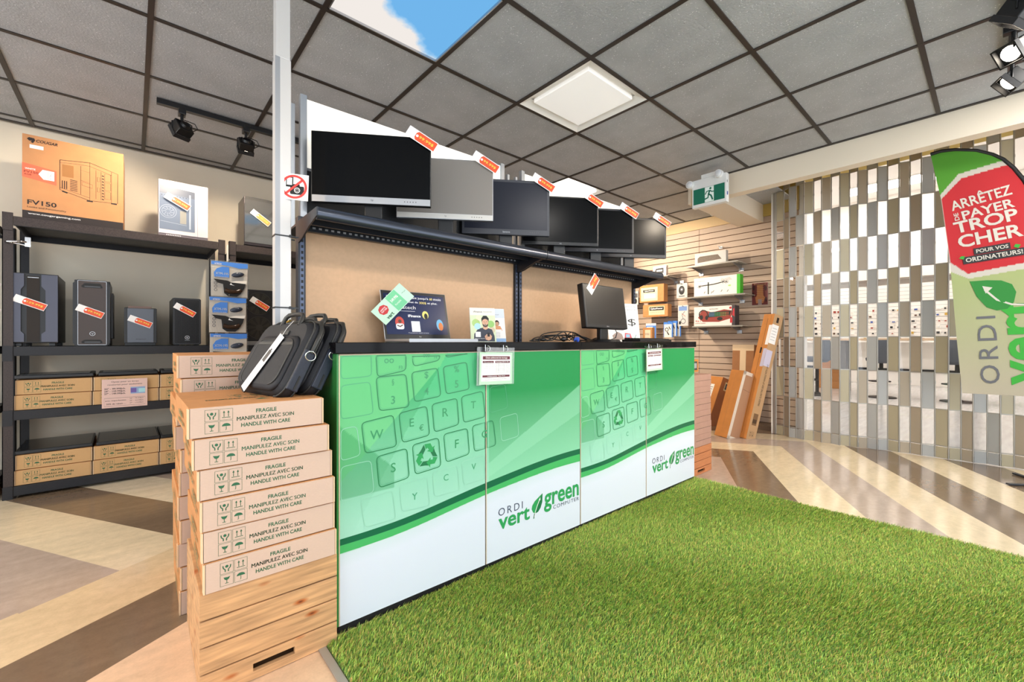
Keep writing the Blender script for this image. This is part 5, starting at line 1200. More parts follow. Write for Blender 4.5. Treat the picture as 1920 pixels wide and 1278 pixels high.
# white case
o = thing('computer_case', 'white computer case with a smoked glass side, in the middle of the top shelf', 'computer case', (.142, SV + .03, TZ), math.radians(-1), 'computer cases')
W, h = .297, .415; wh = mat('case_white', '#cfc6c8', .4)
mb = MB(); mb.box(.0, W, .0, .22, .020, h, wh, .003); mb.box(.0, W, .006, .215, .006, .022, mat('case_foot_bar', '#7b7076', .5)); 
for k in range(9): mb.box(.045 + k * .010, .050 + k * .010, .003, .007, .009, .016, paper)
mb.line([(.232, .022), (.232, h - .002)], .0014, greyink, -.0006); mb.build('body', o, label='white case body')
mb = MB(); gl = mat('glass_slate', '#6f7a8c', .22); y = -.0012; mb.poly([(.005, .050), (.215, .050), (.215, .355), (.005, .375)], gl, y)
mb.poly([(.005, .315), (.215, .305), (.215, .355), (.005, .375)], mat('glass_mesh', '#585f6d', .4), y - .0003); mb.ringd(.055, .185, .048, .002, mat('glass_light', '#a4adbb', .3), y - .0004); mb.ringd(.055, .185, .036, .0016, mat('glass_light' , '#a4adbb'), y - .0004);
mb.rect(.125, .163, .105, .200, mat('glass_beige', '#8d8b84', .3), y - .0004); mb.line([(.185, .07), (.185, .33)], .010, MATS['glass_light'], y - .0004); mb.line([(.01, .11), (.165, .095)], .002, MATS['glass_light'], y - .0004)
for k in range(9):
    a = math.radians(k * 40); mb.line([(.055 + .012 * math.cos(a), .185 + .012 * math.sin(a)), (.055 + .034 * math.cos(a + .5), .185 + .034 * math.sin(a + .5))], .0016, MATS['glass_light'], y - .0004)
for k in range(10): mb.rect(.015 + k * .018, .021 + k * .018, .300, .304, ink, y - .0004)
mb.build('glass_side', o, label='smoked bluish glass side panel')
price_tag((.252, SV + .010, 2.020), (0, math.radians(29), math.radians(-1)), '139.99$', 'orange 139.99$ price tag slanted on the white computer case', .160, .050, 'orange tags on the left rack')
# glossy dark case
o = thing('computer_case', 'glossy smoked-glass computer case at the right end of the top shelf, by the pale pole', 'computer case', (.682, SV + .035, TZ), math.radians(0), 'computer cases')
W, h = .33, .41
mb = MB(); mb.box(.0, W, .0, .26, .012, h, mat('case_gunmetal', '#4a4346', .25, metal=.7), .003); mb.box(.01, W - .01, .01, .25, 0, .014, black); mb.build('body', o)
mb = MB(); mb.box(.004, W - .004, -.005, -.0008, .035, h - .004, mat('mirror_glass', '#9a9690', .06, metal=.85), .001); mb.rect(.0, W, .016, .034, mat('case_gunmetal'  , '#4a4346'), -.0016); mb.text('cougar', silver, .26, .018, .03, .006, -.002, .01); mb.build('glass_side', o, label='mirror-like smoked glass side')
price_tag((.800, SV + .022, 2.005), (0, math.radians(35), 0), '149.99$', 'faded orange 149.99$ price tag slanted on the glossy dark computer case', .160, .046, 'orange tags on the left rack', True)
# price tag peeking from the neighbouring rack
price_tag((-.665, SV - .004, 1.335), (0, math.radians(28), 0), '99.99$', 'orange price tag cut off by the left edge, on the far left rack', .12, .046, 'orange tags on the left rack')
price_tag((-.665, SV - .004, 1.18), (0, math.radians(28), 0), '79.99$', 'lower orange price tag cut off by the left edge, under the first one there', .12, .046, 'orange tags on the left rack')

# ---- mouse and pad blister packs hanging on the rack upright
bl = clear_sleeve; bblue = mat('pack_blue', '#4a84d6', .4); bcard = mat('pack_cream', '#ece4d8', .5); padm = mat('pad_black', '#171412', .5)
def blister(label, loc):
    o = thing('mouse_pack', label, 'blister pack', loc, 0, 'blister packs with mouse and wrist pad')
    w, h = .240, .272; mb = MB(); mb.box(-.006, w + .006, -.004, .0, -.006, h + .010, bl, .001); mb.box(.0, w, 0.0, .02, 0, h, bcard, .002); y = -.0046
    mb.poly([(0, h - .026), (.06, h - .026), (.12, h - .030), (.18, h - .042), (w, h - .036), (w, h), (0, h)], bblue, y); mb.poly([(.020, h * .56), (.016, h * .68), (.035, h * .80), (.07, h * .86), (.115, h * .86), (.115, h * .56)], bblue, y - .0004)
    mb.text('XTECH', bcard, .02, h - .024, .045, .012, y - .0004, .02); mb.text('XTM-195', bcard, .028, h * .63, .082, .018, y - .0008, .02); mb.text('Souris et tapis', bcard, .03, h * .56, .078, .008, y - .0008)
    for k in range(3): mb.ringd(.028, .105 - k * .026, .009, .003, greyink, y - .0002, 12)
    mb.build('card', o, label='blue and cream printed card')
    mb = MB(); mb.prism([(.014, h * .50), (.10, h * .475), (.13, h * .43), (.225, h * .41), (.215, h * .28), (.19, .03), (.165, .008), (.11, .008), (.082, .03), (.075, .10), (.04, h * .40)], -.012, -.005, padm); mb.prism([(.12, h * .43), (.23, h * .41), (.232, h * .50), (.16, h * .48)], -.0122, -.0115, bcard)
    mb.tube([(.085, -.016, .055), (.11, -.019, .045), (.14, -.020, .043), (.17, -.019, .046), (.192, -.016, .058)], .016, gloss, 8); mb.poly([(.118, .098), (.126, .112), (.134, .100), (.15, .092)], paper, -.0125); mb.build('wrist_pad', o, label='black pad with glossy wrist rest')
    mb = MB(); mb.push(T(.172, -.010, h * .66) @ Matrix.Rotation(math.radians(-12), 4, 'Y')); mb.sphere((0, 0, 0), .020, mat('mouse_slate', '#2f3645', .3), sc=(2.2, .6, 1)); mb.sphere((.012, -.008, .006), .006, silver, sc=(1.2, .5, .6)); mb.pop(); mb.build('mouse', o, label='slate mouse')
    return o
b0 = blister('topmost of the three blue and cream mouse packs hanging by the rack upright', (.448, 3.965, 1.320))
dup(b0, (.436, 3.955, 1.045), 0, 'middle of the three blue and cream mouse packs by the rack upright')
dup(b0, (.440, 3.950, .765), 0, 'lowest of the three mouse packs by the rack upright, partly behind the carton stack')
mb = MB()
for z in (1.605, 1.33, 1.05): mb.tube([(.562, 4.034, z), (.562, 3.955, z), (.562, 3.95, z + .012)], .003, chrome, 6)
mb.box(.556, .568, 4.030, 4.036, .95, 1.74, mat('rail_cream', '#d8d2c4', .5)); tag(mb.build('hook_rail'), 'thin cream hook strip between the two storage racks holding the mouse packs', 'hook rail')

# ================================================================ track lights
def track_head(name, label, loc, aim, lit=None, group='black track spotlights', track=True):
    o = thing(name, label, 'spotlight', loc, 0, group)
    mb = MB(); mb.box(-.02, .02, -.035, .035, -.035, 0, black, .003); mb.cyl((0, 0, -.03), (0, 0, -.075), .009, black); mb.build('track_adapter', o)
    d = (Vector(aim) - Vector(loc)).normalized(); q = d.to_track_quat('-Z', 'Y').to_matrix().to_4x4()
    mb = MB(); c = Vector((0, 0, -.125)); mb.push(Matrix.Translation(c) @ q); 
    mb.box(-.045, .045, -.045, .045, -.02, .035, black, .005); mb.cyl((0, 0, .035), (0, 0, .05), .03, black, .024, n=16)
    for sx_ in (-.046, .046): mb.box(sx_ - .003, sx_ + .003, -.048, .048, -.045, -.02, blackmatte)
    for sy_ in (-.046, .046): mb.box(-.048, .048, sy_ - .003, sy_ + .003, -.045, -.02, blackmatte)
    mb.pop(); lh = mb.build('lamp_head', o)
    mb = MB(); mb.push(Matrix.Translation(c) @ q); mb.cyl((0, 0, -.0235), (0, 0, -.0205), .036, lit or mat('lamp_glass_warm', '#fff0da', .3, emit=12), n=20); mb.pop(); mb.build('lens', lh, label='lit round lens')
    mb = MB()
    for s in (-.052, .052): mb.tube([(s * .4, 0, -.07), (s, 0, -.085), (s, 0, -.13)], .004, black, 6)
    mb.tube([(.01, .0, -.06), (.07, .01, -.065), (.085, .0, -.10), (.055, .0, -.125)], .003, black, 6); mb.build('yoke', o)
    return o
def spot(loc, aim, e, size=85, col=(1, .84, .66)):
    return add_light('spot_lamp', 'SPOT', loc, aim, e, col, spot_size=math.radians(size), spot_blend=.7, shadow_soft_size=.04)
TY = 3.575
mb = MB(); mb.box(.115, 1.9, TY - .018, TY + .018, 2.505, 2.5395, black, .002); tag(mb.build('light_track'), 'black lighting track on the ceiling in front of the left rack', 'light track', 'black lighting tracks')
for x, lab, am in ((.245, 'left spotlight on the black track near the left wall', (-.30, 4.6, 1.75)), (.610, 'right spotlight on the black track near the left wall, beside the pale pole', (.62, 4.6, 1.5))):
    track_head('track_spotlight', lab, (x, TY, 2.506), am)
    d = (Vector(am) - Vector((x, TY, 2.38))).normalized(); spot(Vector((x, TY, 2.38)) + d * .06, am, SPOT_L)
# right side track with three heads near the right edge of the view
mb = MB(); mb.box(2.2, 3.75, -.07, -.04, 2.505, 2.5395, black, .002); tag(mb.build('light_track'), 'black lighting track on the ceiling at the top right edge', 'light track', 'black lighting tracks')
for x, lab, am in ((2.83, 'large black spotlight at the top right corner', (3.6, 2.0, 0)), (3.19, 'lit spotlight glowing at the right edge of the ceiling', (1.0, 1.6, 0.6)), (3.54, 'lower black spotlight at the right edge, pointing down left under the lit one', (2.4, 2.6, 0.2))):
    track_head('track_spotlight', lab, (x, -.055, 2.506), am, lit=mat('lamp_glass_bright', '#fff2dd', .3, emit=30) if 3 < x < 3.3 else None)
    d = (Vector(am) - Vector((x, -.055, 2.38))).normalized(); spot(Vector((x, -.055, 2.38)) + d * .06, am, SPOT_R, 100)
# track behind the gondola lighting the slatted wall
mb = MB(); mb.box(2.6, 4.9, 3.382, 3.418, 2.505, 2.5395, black, .002); tag(mb.build('light_track'), 'black lighting track on the ceiling behind the top-shelf monitors', 'light track', 'black lighting tracks')
for x, lab, am in ((4.25, 'spotlight behind the monitors aimed at the slatted wall', (5.45, 2.75, 1.72)), (3.1, 'spotlight behind the monitors nearer the gondola', (5.3, 2.1, 0.4))):
    track_head('track_spotlight', lab, (x, 3.40, 2.506), am); d = (Vector(am) - Vector((x, 3.4, 2.38))).normalized(); spot(Vector((x, 3.4, 2.38)) + d * .06, am, SPOT_B)

# warm track beyond the left edge of the view, washing the near carton stack and the aisle
mb = MB(); mb.box(-1.518, -1.482, .2, 3.2, 2.505, 2.5395, black, .002); tag(mb.build('light_track'), 'black lighting track over the left aisle, outside the photo', 'light track', 'black lighting tracks')
for y_, lab, am in ((1.0, 'spotlight over the left aisle aimed at the wooden crate, outside the photo', (.2, 1.5, .35)), (2.4, 'spotlight over the left aisle aimed at the cartons, outside the photo', (.1, 2.2, .3))):
    track_head('track_spotlight', lab, (-1.5, y_, 2.506), am); d = (Vector(am) - Vector((-1.5, y_, 2.38))).normalized(); spot(Vector((-1.5, y_, 2.38)) + d * .06, am, SPOT_W, 95, (1, .74, .46))
# ================================================================ shelves and goods on the slatted wall; local x runs to the viewer's right (-Y), local -y comes off the wall
RW = -PI / 2; WU = 5.45
glassm = mat('shelf_clear', '#b9b6ac', .25, metal=.25)
def wshelf(label, v0, v1, z, brs, d=.30):
    o = thing('wall_shelf', label, 'shelf', (WU, v0, z), RW, 'small shelves on the slatted wall'); W = v0 - v1
    mb = MB(); mb.box(0, W, -d, -.004, -.006, .004, glassm, .0015); mb.box(0, W, -d - .002, -d, -.010, .006, mat('shelf_edge', '#8f8a80', .3)); mb.build('board', o)
    for b in brs:
        mb = MB(); x = v0 - b; mb.push(T(x, 0, 0) @ R(90)); mb.prism([(-.0, -.07), (-.05, -.055), (-.26, -.014), (-.26, -.0065), (0, -.0065)], -.002, .002, steel); mb.pop(); mb.box(x - .028, x + .028, -.012, -.0005, -.085, -.045, steel, .002); mb.build('bracket', o)
    return o
wshelf('uppermost small shelf on the slatted wall, carrying the long keyboard box', 2.56, 1.95, 1.895, (2.50, 2.02))
wshelf('middle small shelf on the slatted wall, carrying the white and green box', 2.56, 1.87, 1.515, (2.51, 2.01))
wshelf('lowest small shelf on the slatted wall, carrying the red and white headset box', 2.48, 1.90, 1.155, (2.44, 2.04))
wshelf('small shelf at the left of the slatted wall, near the end of the gondola', 3.40, 2.80, 1.823, (3.33, 2.84))
def wbox(name, label, v0, z, w, h, d, m, draw=None, side=None, cat='box', out=.30, rot=0):
    o = MB(); o.box(0, w, 0, d, 0, h, m, .002)
    if side: o.box(w - .035, w + .0006, -.0006, d + .0003, -.0000, h + .0006, side)
    if draw: draw(o)
    q = o.build(name, loc=(WU - out, v0, z), rot=RW + rot); return tag(q, label, cat)
gb = mat('box_pale_grey', '#c4c2bd', .5)
def d_kb(o): o.poly([(.035, .03), (.32, .045), (.275, .105), (.06, .105), (.035, .085)], mat('keyboard_print', '#6f6358', .7, noise=.3, nscale=120), -.0006)
wbox('keyboard_box', 'long pale box with a grey keyboard picture on the uppermost small shelf', 2.46, 1.9015, .37, .145, .06, gb, d_kb, out=.27)
def d_mic(o):
    y = -.0006; o.line([(.06, .125), (.24, .135), (.36, .155)], .012, ink, y); o.line([(.175, .02), (.175, .165)], .014, ink, y)
    for cx, cz in ((.07, .12), (.35, .155), (.385, .15)):
        for k in range(6): a = math.radians(k * 60 + 15); o.line([(cx, cz), (cx + .028 * math.cos(a), cz + .022 * math.sin(a))], .006, greyink, y - .0002)
    for cx, cz in ((.13, .045), (.215, .04), (.235, .05), (.40, .045), (.33, .05)): o.line([(cx - .008, cz - .012), (cx + .008, cz + .012)], .006, ink, y)
    o.text('microphone', greyink, .03, .18, .10, .012, y); o.disc(.42, .105, .018, mat('lime', '#a9cf7a', .5), y, .010); o.poly([(.31, .16), (.33, .20), (.36, .19), (.42, .205), (.45, .17)], gb, y + .0002)
wbox('microphone_box', 'long white box with bright green end and a boom arm picture on the middle shelf', 2.475, 1.5215, .535, .225, .09, mat('box_cream', '#ebe2d8', .5), d_mic, mat('box_green', '#3fae22', .5), out=.26)
def d_hs(o):
    y = -.0006; rd = mat('box_red', '#b8222c', .5); o.poly([(.05, .10), (.11, .05), (.30, .045), (.43, .08), (.46, .17), (.36, .19), (.22, .16), (.10, .20)], mat('box_red_dim', '#8a3328', .6), y + .0003)
    o.ringd(.115, .140, .05, .012, ink, y, 20, -20, 215); o.disc(.092, .105, .020, ink, y - .0002, .028); o.disc(.155, .098, .018, ink, y - .0002, .026)
    o.poly([(.16, .10), (.42, .115), (.44, .17), (.19, .165)], ink, y)
    for k in range(14):
        for r in range(3): o.rect(.185 + k * .0165, .196 + k * .0165, .113 + r * .017, .124 + r * .017, mat('key' + ('#4a7a9a', '#3c8a55', '#8a7a3a', '#9a5230')[min(k // 4, 3)], ('#4a7a9a', '#3c8a55', '#8a7a3a', '#9a5230')[min(k // 4, 3)], .6), y - .0003)
    o.disc(.31, .082, .032, ink, y - .0004, .020); o.text('4 in 1', rd, .018, .050, .065, .026, y - .0004, .02); o.text('GAMING COMBO', rd, .012, .028, .13, .010, y - .0004, .02); o.rect(.425, .452, .03, .095, rd, y - .0004); o.disc(.43, .205, .014, rd, y - .0004); o.poly([(.45, .12), (.475, .10), (.475, .20), (.46, .19)], rd, y - .0004); o.text('KEYBOARD', ink, .19, .195, .10, .010, y - .0004, .02)
wbox('headset_box', 'red and white box picturing a headset and lit keyboard on the lowest small shelf', 2.475, 1.1615, .48, .232, .12, mat('box_offwhite', '#e6dad2', .5), d_hs, mat('box_dark_end', '#3a3034', .5), out=.26)
def d_sp(o): o.poly([(.015, .05), (.05, .03), (.15, .04), (.15, .11), (.04, .105)], ink, -.0006); o.rect(.05, .13, .065, .085, paper, -.0008)
wbox('speaker_box', 'small white and black product box on the left small shelf above the gondola end', 3.03, 1.8295, .185, .135, .05, paper, d_sp, steel, out=.26)
# parcels hanging on pegs
def d_pa(o): o.rect(.02, .27, .02, .20, mat('parcel_label', '#e2cba4', .6), -.0006); o.rect(.07, .24, .055, .11, paper, -.0010); o.rect(.055, .23, .135, .17, ink, -.0010); o.text('CyberPower', paper, .075, .143, .14, .018, -.0014, .03)
q = wbox('parcel', 'upper tan parcel with a white label hanging on the slatted wall', 3.27, 1.505, .36, .235, .10, cardboard, d_pa, out=.20); 
def d_pb(o): o.rect(.09, .32, .025, .14, mat('parcel_label'  , '#e2cba4'), -.0006); o.rect(.10, .31, .085, .13, ink, -.0010); o.text('CyberPower', paper, .115, .093, .18, .026, -.0014, .035); o.text('batterie de secours', greyink, .11, .055, .18, .010, -.0012)
q = wbox('parcel', 'lower tan parcel with a black and white label hanging on the slatted wall', 3.22, 1.305, .365, .165, .10, cardboard, d_pb, out=.20)
for v, z, lab in ((3.0, 1.50, 'thin metal wall peg carrying the upper tan parcel'), (2.97, 1.30, 'thin metal wall peg carrying the lower tan parcel')):
    mb = MB(); mb.tube([(0, 0, 0), (0, -.215, 0), (0, -.22, .012)], .004, steel, 6); mb.box(-.02, .02, -.004, 0, -.02, .02, steel); tag(mb.build('wall_peg', loc=(WU - .001, v, z - .004 + .004), rot=RW), lab, 'wall peg', 'pegs under the tan parcels')
def card(name, label, v0, z, w, h, m, draw, out=.14, cat='package', d=.012, group=None):
    o = thing(name, label, cat, (WU - out, v0, z), RW, group); mb = MB(); mb.box(0, w, 0, d, 0, h, m, .0015); draw(mb); mb.build('card', o)
    mb = MB(); mb.tube([(w / 2, out - .001, h - .012), (w / 2, -.012, h - .012), (w / 2, -.016, h - .004)], .003, steel, 6); mb.build('hook', o); return o
def d_cam(o): o.disc(.07, .10, .04, ink, -.0006, .058); o.disc(.07, .11, .022, greyink, -.0010, .026); o.disc(.07, .11, .010, paper, -.0014); o.rect(.03, .11, .018, .030, greyink, -.0006); o.box(.045, .095, 0, .003, .185, .225, paper)
card('webcam_pack', 'white blister pack with a round black gadget hanging above the middle shelf end', 2.765, 1.535, .145, .19, gb, d_cam)
def d_cab(o): o.rect(.01, .12, .195, .25, mat('pack_blue_pale', '#6f8fc4', .5), -.0006); o.ringd(.07, .06, .03, .008, greyink, -.0008); o.line([(.07, .09), (.055, .14), (.09, .185)], .006, greyink, -.0008); o.line([(.05, .16), (.10, .12)], .006, mat('cable_red', '#b4604c', .5), -.0008); o.rect(.012, .04, .02, .06, ink, -.0007)
card('cable_pack', 'narrow clear and white cable pack hanging left of the headset box', 2.745, 1.175, .135, .265, mat('pack_clear_grey', '#cfcbc8', .4), d_cab, d=.03)
def d_mo(o): o.rect(0, .15, 0, .17, bblue, -.0006); o.rect(.012, .105, .012, .155, paper, -.0008); o.push(T(.06, -.012, .09)); o.sphere((0, 0, 0), .030, black, sc=(.9, .5, 1.45)); o.pop(); o.line([(.06, .13), (.06, .10)], .003, greyink, -.028)
card('mouse_pack', 'blue and white mouse pack low on the slatted wall above the counter end', 3.21, 1.02, .15, .20, paper, d_mo)
def d_us(o):
    o.rect(0, .12, .0, .20, bblue, -.0006); o.rect(.008, .112, .0, .17, mat('pack_cream' , '#ece4d8'), -.0008); o.ringd(.045, .10, .022, .010, ink, -.001); o.line([(.05, .07), (.075, .03)], .016, ink, -.001); o.line([(.075, .14), (.095, .10)], .012, ink, -.001)
u0 = card('usb_pack', 'front blue and cream cable pack of the bunch near the counter end', 2.935, 1.03, .125, .20, bblue, d_us, out=.16, group='bunch of blue cable packs')
dup(u0, (WU - .125, 2.895, 1.045), RW, 'middle blue and cream cable pack of the bunch near the counter end'); dup(u0, (WU - .09, 2.86, 1.04), RW, 'rearmost blue and cream cable pack of the bunch near the counter end')
def d_tan(o): o.rect(.03, .11, .03, .17, mat('label_beige', '#e7cfae', .6), -.0006); [o.line([(.04 + i * .010, .10), (.04 + i * .010, .13)], .003, greyink, -.0008) for i in range(6)]; [o.line([(.04 + i * .010, .045), (.04 + i * .010, .07)], .003, greyink, -.0008) for i in range(6)]
wbox('small_carton', 'small tan box with barcode labels just above the counter end', 3.085, .955, .135, .20, .06, cardboard, d_tan, out=.42)
mb = MB(); mb.box(-.002, .30, -.0, .42, -.012, 0, glassm); tag(mb.build('wall_shelf', loc=(WU - .425, 3.15, .953), rot=RW), 'low shelf behind the counter end carrying the small tan box', 'shelf')
def d_x(o): o.rect(.01, .09, .10, .16, greyink, -.0006); o.disc(.05, .05, .03, ink, -.0006, .04)
card('headphone_pack', 'dim dark pack hanging at the far left of the slatted wall behind the gondola end', 3.43, 1.49, .10, .19, gb, d_x)
mb = MB(); mb.tube([(0, 0, 0), (0, -.07, 0), (0, -.075, .01)], .006, paper, 8); mb.box(-.02, .02, -.004, 0, -.015, .015, paper); tag(mb.build('wall_peg', loc=(WU - .001, 2.26, 2.135), rot=RW), 'lone white peg high on the slatted wall', 'wall peg')
# red poster
mb = MB(); w, h = .168, .255; mb.box(-.004, w + .004, 0, .003, -.004, h + .004, mat('poster_rim', '#cdb9a8', .5)); y = -.0005; mb.rect(0, w, 0, h, mat('poster_maroon', '#6a2019', .5), y)
oc = mat('poster_ochre', '#b9733d', .5); mb.poly([(.045, .02), (.035, .09), (.055, .11), (.055, .23), (.115, .23), (.12, .11), (.14, .085), (.12, .02)], oc, y - .0003)
for k in range(9): mb.line([(.05, .05 + k * .021), (.125, .05 + k * .021)], .003, mat('poster_pale', '#d8a878', .5), y - .0005)
mb.rect(.065, .105, .0, .065, mat('poster_grey', '#a58f88', .5), y - .0006); mb.text('Promotion', mat('poster_pale' , '#d8a878'), .084, .232, .12, .014, y - .0006, .01, 'c')
for a, b in ((.02, .2), (.012, .12), (.145, .19), (.15, .06)): mb.disc(a, b, .012, mat('poster_dark', '#3c110e', .6), y - .0003, .03)
tag(mb.build('wall_poster', loc=(WU - .006, 1.903, 1.398), rot=RW), 'dark red poster on the slatted wall near the folding grille', 'poster')

# ================================================================ tall cartons leaning on the slatted wall
tape = mat('tape_tan', '#dcc09a', .4); tapew = mat('tape_white', '#d8cbbb', .45)
def leaning(name, label, base, w, d, L, lean, rz, m, draw=None, roll=0, side=None):
    # base = front-left floor corner; leans back toward +X (the wall)
    o = MB(); o.box(0, w, 0, d, 0, L, m, .004)
    if draw: draw(o, w, d, L)
    q = o.build(name, loc=base, rot=(math.radians(-lean), math.radians(roll), RW + math.radians(rz))); return tag(q, label, 'carton', 'tall cartons leaning on the slatted wall')
def side_face(o, w): o.push(T(w, 0, 0) @ R(90))      # print on the right-hand narrow face, x runs backwards
def d_A(o, w, d, L):
    y = -.0008
    o.line([(w * .48, .05), (w * .48, L - .05)], .0025, gapdark, y + .0003); o.rect(w * .40, w * .56, L - .42, L - .36, gapdark, y)
    for q in (.25, .42, .75): o.line([(w * q, L - .12), (w * q, L - .02)], .004, cardshade, y)
    o.rect(w * .72, w, L - .33, L - .12, paper, y); o.rect(w * .70, w, L - .56, L - .37, mat('label_lilac', '#c9c2d6', .5), y)
    side_face(o, w); o.rect(0, d, 0, L, mat('carton_buff', '#b9936a', .8), y + .0004); o.rect(0, d * .75, L - .31, L - .11, paper, y); o.rect(0, d * .70, L - .55, L - .38, MATS['label_lilac'], y)  # side face toned apart, without the warm light painted on the front
    for i in range(5): o.line([(d * .1, L - .15 - i * .03), (d * .6, L - .15 - i * .03)], .003, greyink, y - .0003)
    o.text('FRAGILE GLASS THIS SIDE UP HANDLE WITH CARE', gapdark, d * .62, L * .27, L * .33, d * .2, y, .01, rot=math.radians(90)); o.rect(d * .35, d * .6, L - .085, L - .03, gapdark, y)
    handling_marks(o, d * .22, .03, d * .24, gapdark, y); o.rect(d * .25, d * .75, .15, .27, mat('print_code', '#7c5a3a', .7), y); [o.line([(d * (.3 + .06 * i), .17), (d * (.3 + .06 * i), .21)], .004, gapdark, y - .0003) for i in range(7)]; o.pop()
YW = -25
def cornered(cx, cy, w): a = math.radians(-90 + YW); return (cx - w * math.cos(a), cy - w * math.sin(a), 0.004)
leaning('tall_carton', 'tallest narrow carton leaning beside the folding grille, with two white shipping labels', cornered(4.585, 1.659, .13), .13, .115, 1.31, 16.4, YW, cardorange, d_A)
def d_B(o, w, d, L):
    y = -.0008; o.line([(w * .5, .05), (w * .45, L - .03)], .003, cardshade, y)
    side_face(o, w); o.rect(0, d, 0, L, mat('carton_mauve', '#a87e5f', .8), y + .0004); o.rect(.0, d * .22, 0, L, tapew, y); o.rect(0, d * .75, L - .035, L, tapew, y); o.rect(0, d * .70, 0, .03, tapew, y); o.line([(d * .26, L * .74), (d * .98, L * .72)], .002, gapdark, y); o.pop()
leaning('tall_carton', 'shorter leaning carton with pale taped edges, in front of the tallest one', cornered(4.475, 1.80, .17), .17, .155, .71, 18, YW, cardorange, d_B)
def d_C(o, w, d, L):
    y = -.0008; o.rect(w * .36, w * .64, L * .02, L, tape, y); o.rect(0, w, L - .07, L, tape, y - .0002); o.rect(w * .30, w * .60, L * .60, L * .66, paper, y - .0004); o.line([(w * .4, L * .63), (w * .55, L * .63)], .004, greyink, y - .0006)
leaning('tall_carton', 'upright tan-taped carton behind the others against the slatted wall', (5.265, 2.075, 0.0), .235, .10, .94, 4, 0, mat('carton_brown_dark', '#9c6a42', .8, noise=.06, nscale=14), d_C, roll=0)
def d_D(o, w, d, L):
    y = -.0008; o.rect(w * .25, w * .62, L * .40, L * .84, paper, y); o.rect(w * .05, w * .22, L * .84, L * .95, paper, y)
    for i in range(9): o.line([(w * .30, L * (.44 + .042 * i)), (w * .57, L * (.44 + .042 * i))], .007 if i % 3 else .003, greyink if i % 3 else ink, y - .0004)
    side_face(o, w); o.rect(0, d, 0, L, mat('carton_russet', '#9a5c33', .8, noise=.07, nscale=12), y + .0004); o.rect(d * .35, d * .95, L * .76, L * .93, mat('label_beige2', '#cdb083', .6), y); o.rect(d * .42, d * .66, L * .79, L * .90, ink, y - .0003); o.rect(d * .46, d * .62, L * .81, L * .88, greyink, y - .0005); o.pop()  # russet side leaves out the warm light painted into the front
leaning('tall_carton', 'squat brown carton with white shipping labels on its left side, leaning nearest the counter', cornered(4.942, 2.203, .24), .24, .16, .60, 22, YW, cardorange, d_D)
mb = MB(); mb.box(0, .32, 0, .22, 0, .10, cardorange, .003); mb.rect(.24, .30, .015, .085, mat('label_dark', '#4a423c', .6), -.0008); mb.rect(.25, .29, .03, .07, silver, -.001)
tag(mb.build('orange_carton', loc=(3.12, 1.62, .2055 + 6 * .0875 + .0006), rot=CA - math.radians(2)), 'orange-brown carton lying on top of the plain brown cartons right of the counter', 'carton')
# dark low ledge and pale offcuts near the grille pocket
mb = MB(); mb.box(5.20, 5.445, 1.45, 1.90, 0.0, .05, mat('ledge_wood', '#5d4a3a', .7), .003); tag(mb.build('low_ledge'), 'low dark wooden ledge on the floor against the slatted wall beside the grille', 'ledge')
mb = MB(); mb.box(-.012, .012, -.008, .008, 0, .55, paper); tag(mb.build('white_strip', loc=(5.40, 1.60, .45), rot=(0, 0, 0)), 'narrow white plastic strip on the slatted wall beside the grille', 'strip')

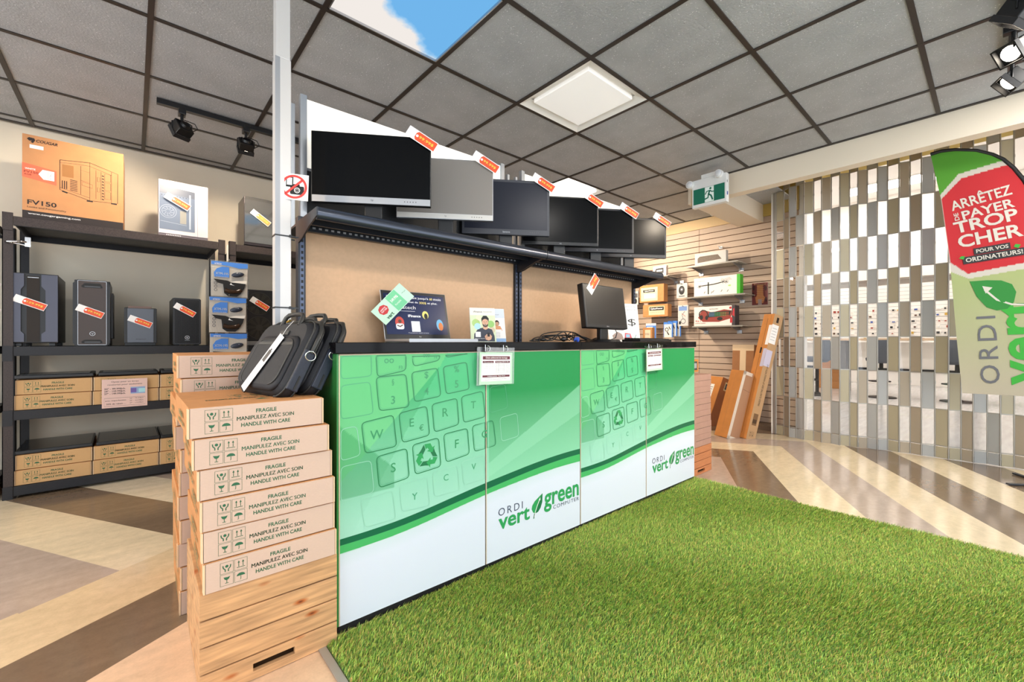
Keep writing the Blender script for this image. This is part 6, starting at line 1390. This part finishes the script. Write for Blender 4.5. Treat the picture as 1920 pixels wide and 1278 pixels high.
# ================================================================ artificial grass rug
grassbase = mat('turf_backing', '#5d7438', .9, noise=.4, nscale=60)
o = thing('grass_rug', 'large rectangle of artificial grass in front of the green counters', 'rug', (0, 0, 0))
GX0, GX1, GY0, GY1 = .465, 2.99, -1.0, 1.44
mb = MB(); mb.box(GX0, GX1, GY0, GY1, 0.0005, .007, grassbase); mb.build('backing', o)
def turf():
    regs = [(GX0, GX1, GY0, GY1)]
    n = 300000
    x = rng.uniform(GX0, GX1, n * 2); y = rng.uniform(GY0, GY1, n * 2)
    dx, dy = math.cos(YAW), math.sin(YAW); zc = x * dx + y * dy; xc = x * dy - y * dx
    vis = (zc > .95) & (np.abs(xc) < zc * 1.32) 
    keep = rng.random(n * 2) < np.where(vis, np.clip(1.9 / np.maximum(zc, .3), .35, 1.0) ** .8, .4)
    x, y = x[keep], y[keep]; under = y > 1.405 + .0; n = len(x)
    h = rng.uniform(.010, .021, n) * (.9 + .2 * np.sin(x * 7) * np.sin(y * 6)); wdt = rng.uniform(.0007, .0014, n); a = rng.uniform(0, 2 * PI, n); le = rng.uniform(.2, 1.0, n) * h; b = rng.uniform(0, 2 * PI, n) * .5 + .8 * np.sin(x * 5 + y * 4) + 3.6
    # stay off the counter front
    lim = 1.45 + (x - .511) * (-.04 / 2.45) - .002
    ux, uy = np.cos(a) * wdt, np.sin(a) * wdt; lx, ly = np.cos(b) * le, np.sin(b) * le
    V = np.empty((n, 5, 3), np.float32)
    V[:, 0] = np.stack([x - ux, y - uy, np.full(n, .006)], 1); V[:, 1] = np.stack([x + ux, y + uy, np.full(n, .006)], 1)
    V[:, 2] = np.stack([x + ux * .8 + lx * .35, y + uy * .8 + ly * .35, .006 + h * .6], 1); V[:, 3] = np.stack([x - ux * .8 + lx * .35, y - uy * .8 + ly * .35, .006 + h * .6], 1)
    V[:, 4] = np.stack([x + lx, y + ly, .006 + h], 1)
    V[:, :, 0] = np.clip(V[:, :, 0], GX0 - .01, GX1 + .012)
    me = bpy.data.meshes.new('grass_blades'); me.vertices.add(n * 5); me.vertices.foreach_set('co', V.ravel())
    idx = np.arange(n) * 5
    loops = np.stack([idx, idx + 1, idx + 2, idx + 3, idx + 3, idx + 2, idx + 4], 1).astype(np.int32).ravel()
    me.loops.add(n * 7); me.loops.foreach_set('vertex_index', loops)
    ls = np.stack([np.arange(n) * 7, np.arange(n) * 7 + 4], 1).astype(np.int32).ravel(); me.polygons.add(n * 2); me.polygons.foreach_set('loop_start', ls)
    me.update(calc_edges=True)
    pal = np.array([lin(c) for c in ('#93b44a', '#789f42', '#a9bd58', '#608c3c', '#b8b25e', '#b9a062', '#4a7a38', '#a2c85e')], np.float32)
    pk = rng.choice(8, n, p=[.18, .17, .15, .14, .12, .09, .08, .07]); C = pal[pk] * rng.uniform(.85, 1.7, (n, 1)) * np.array([1.08, 1, .95, 1]).astype(np.float32); C[:, 3] = 1
    at = me.color_attributes.new('print', 'FLOAT_COLOR', 'POINT'); CC = np.repeat(C[:, None, :], 5, 1); at.data.foreach_set('color', CC.ravel())
    m = attr_mat('grass_blade', .55); me.materials.append(m)
    q = bpy.data.objects.new('grass_blades', me); COL.objects.link(q); q.parent = o; q['kind'] = 'stuff'; q['label'] = 'short mixed green plastic grass blades'
turf()
mb = MB(); mb.box(.44, .463, -1.0, 1.44, 0.0005, .006, mat('edge_strip', '#a9a49c', .4, metal=.4), .001); tag(mb.build('edge_strip'), 'thin grey metal edging strip along the left side of the grass rug', 'edging')
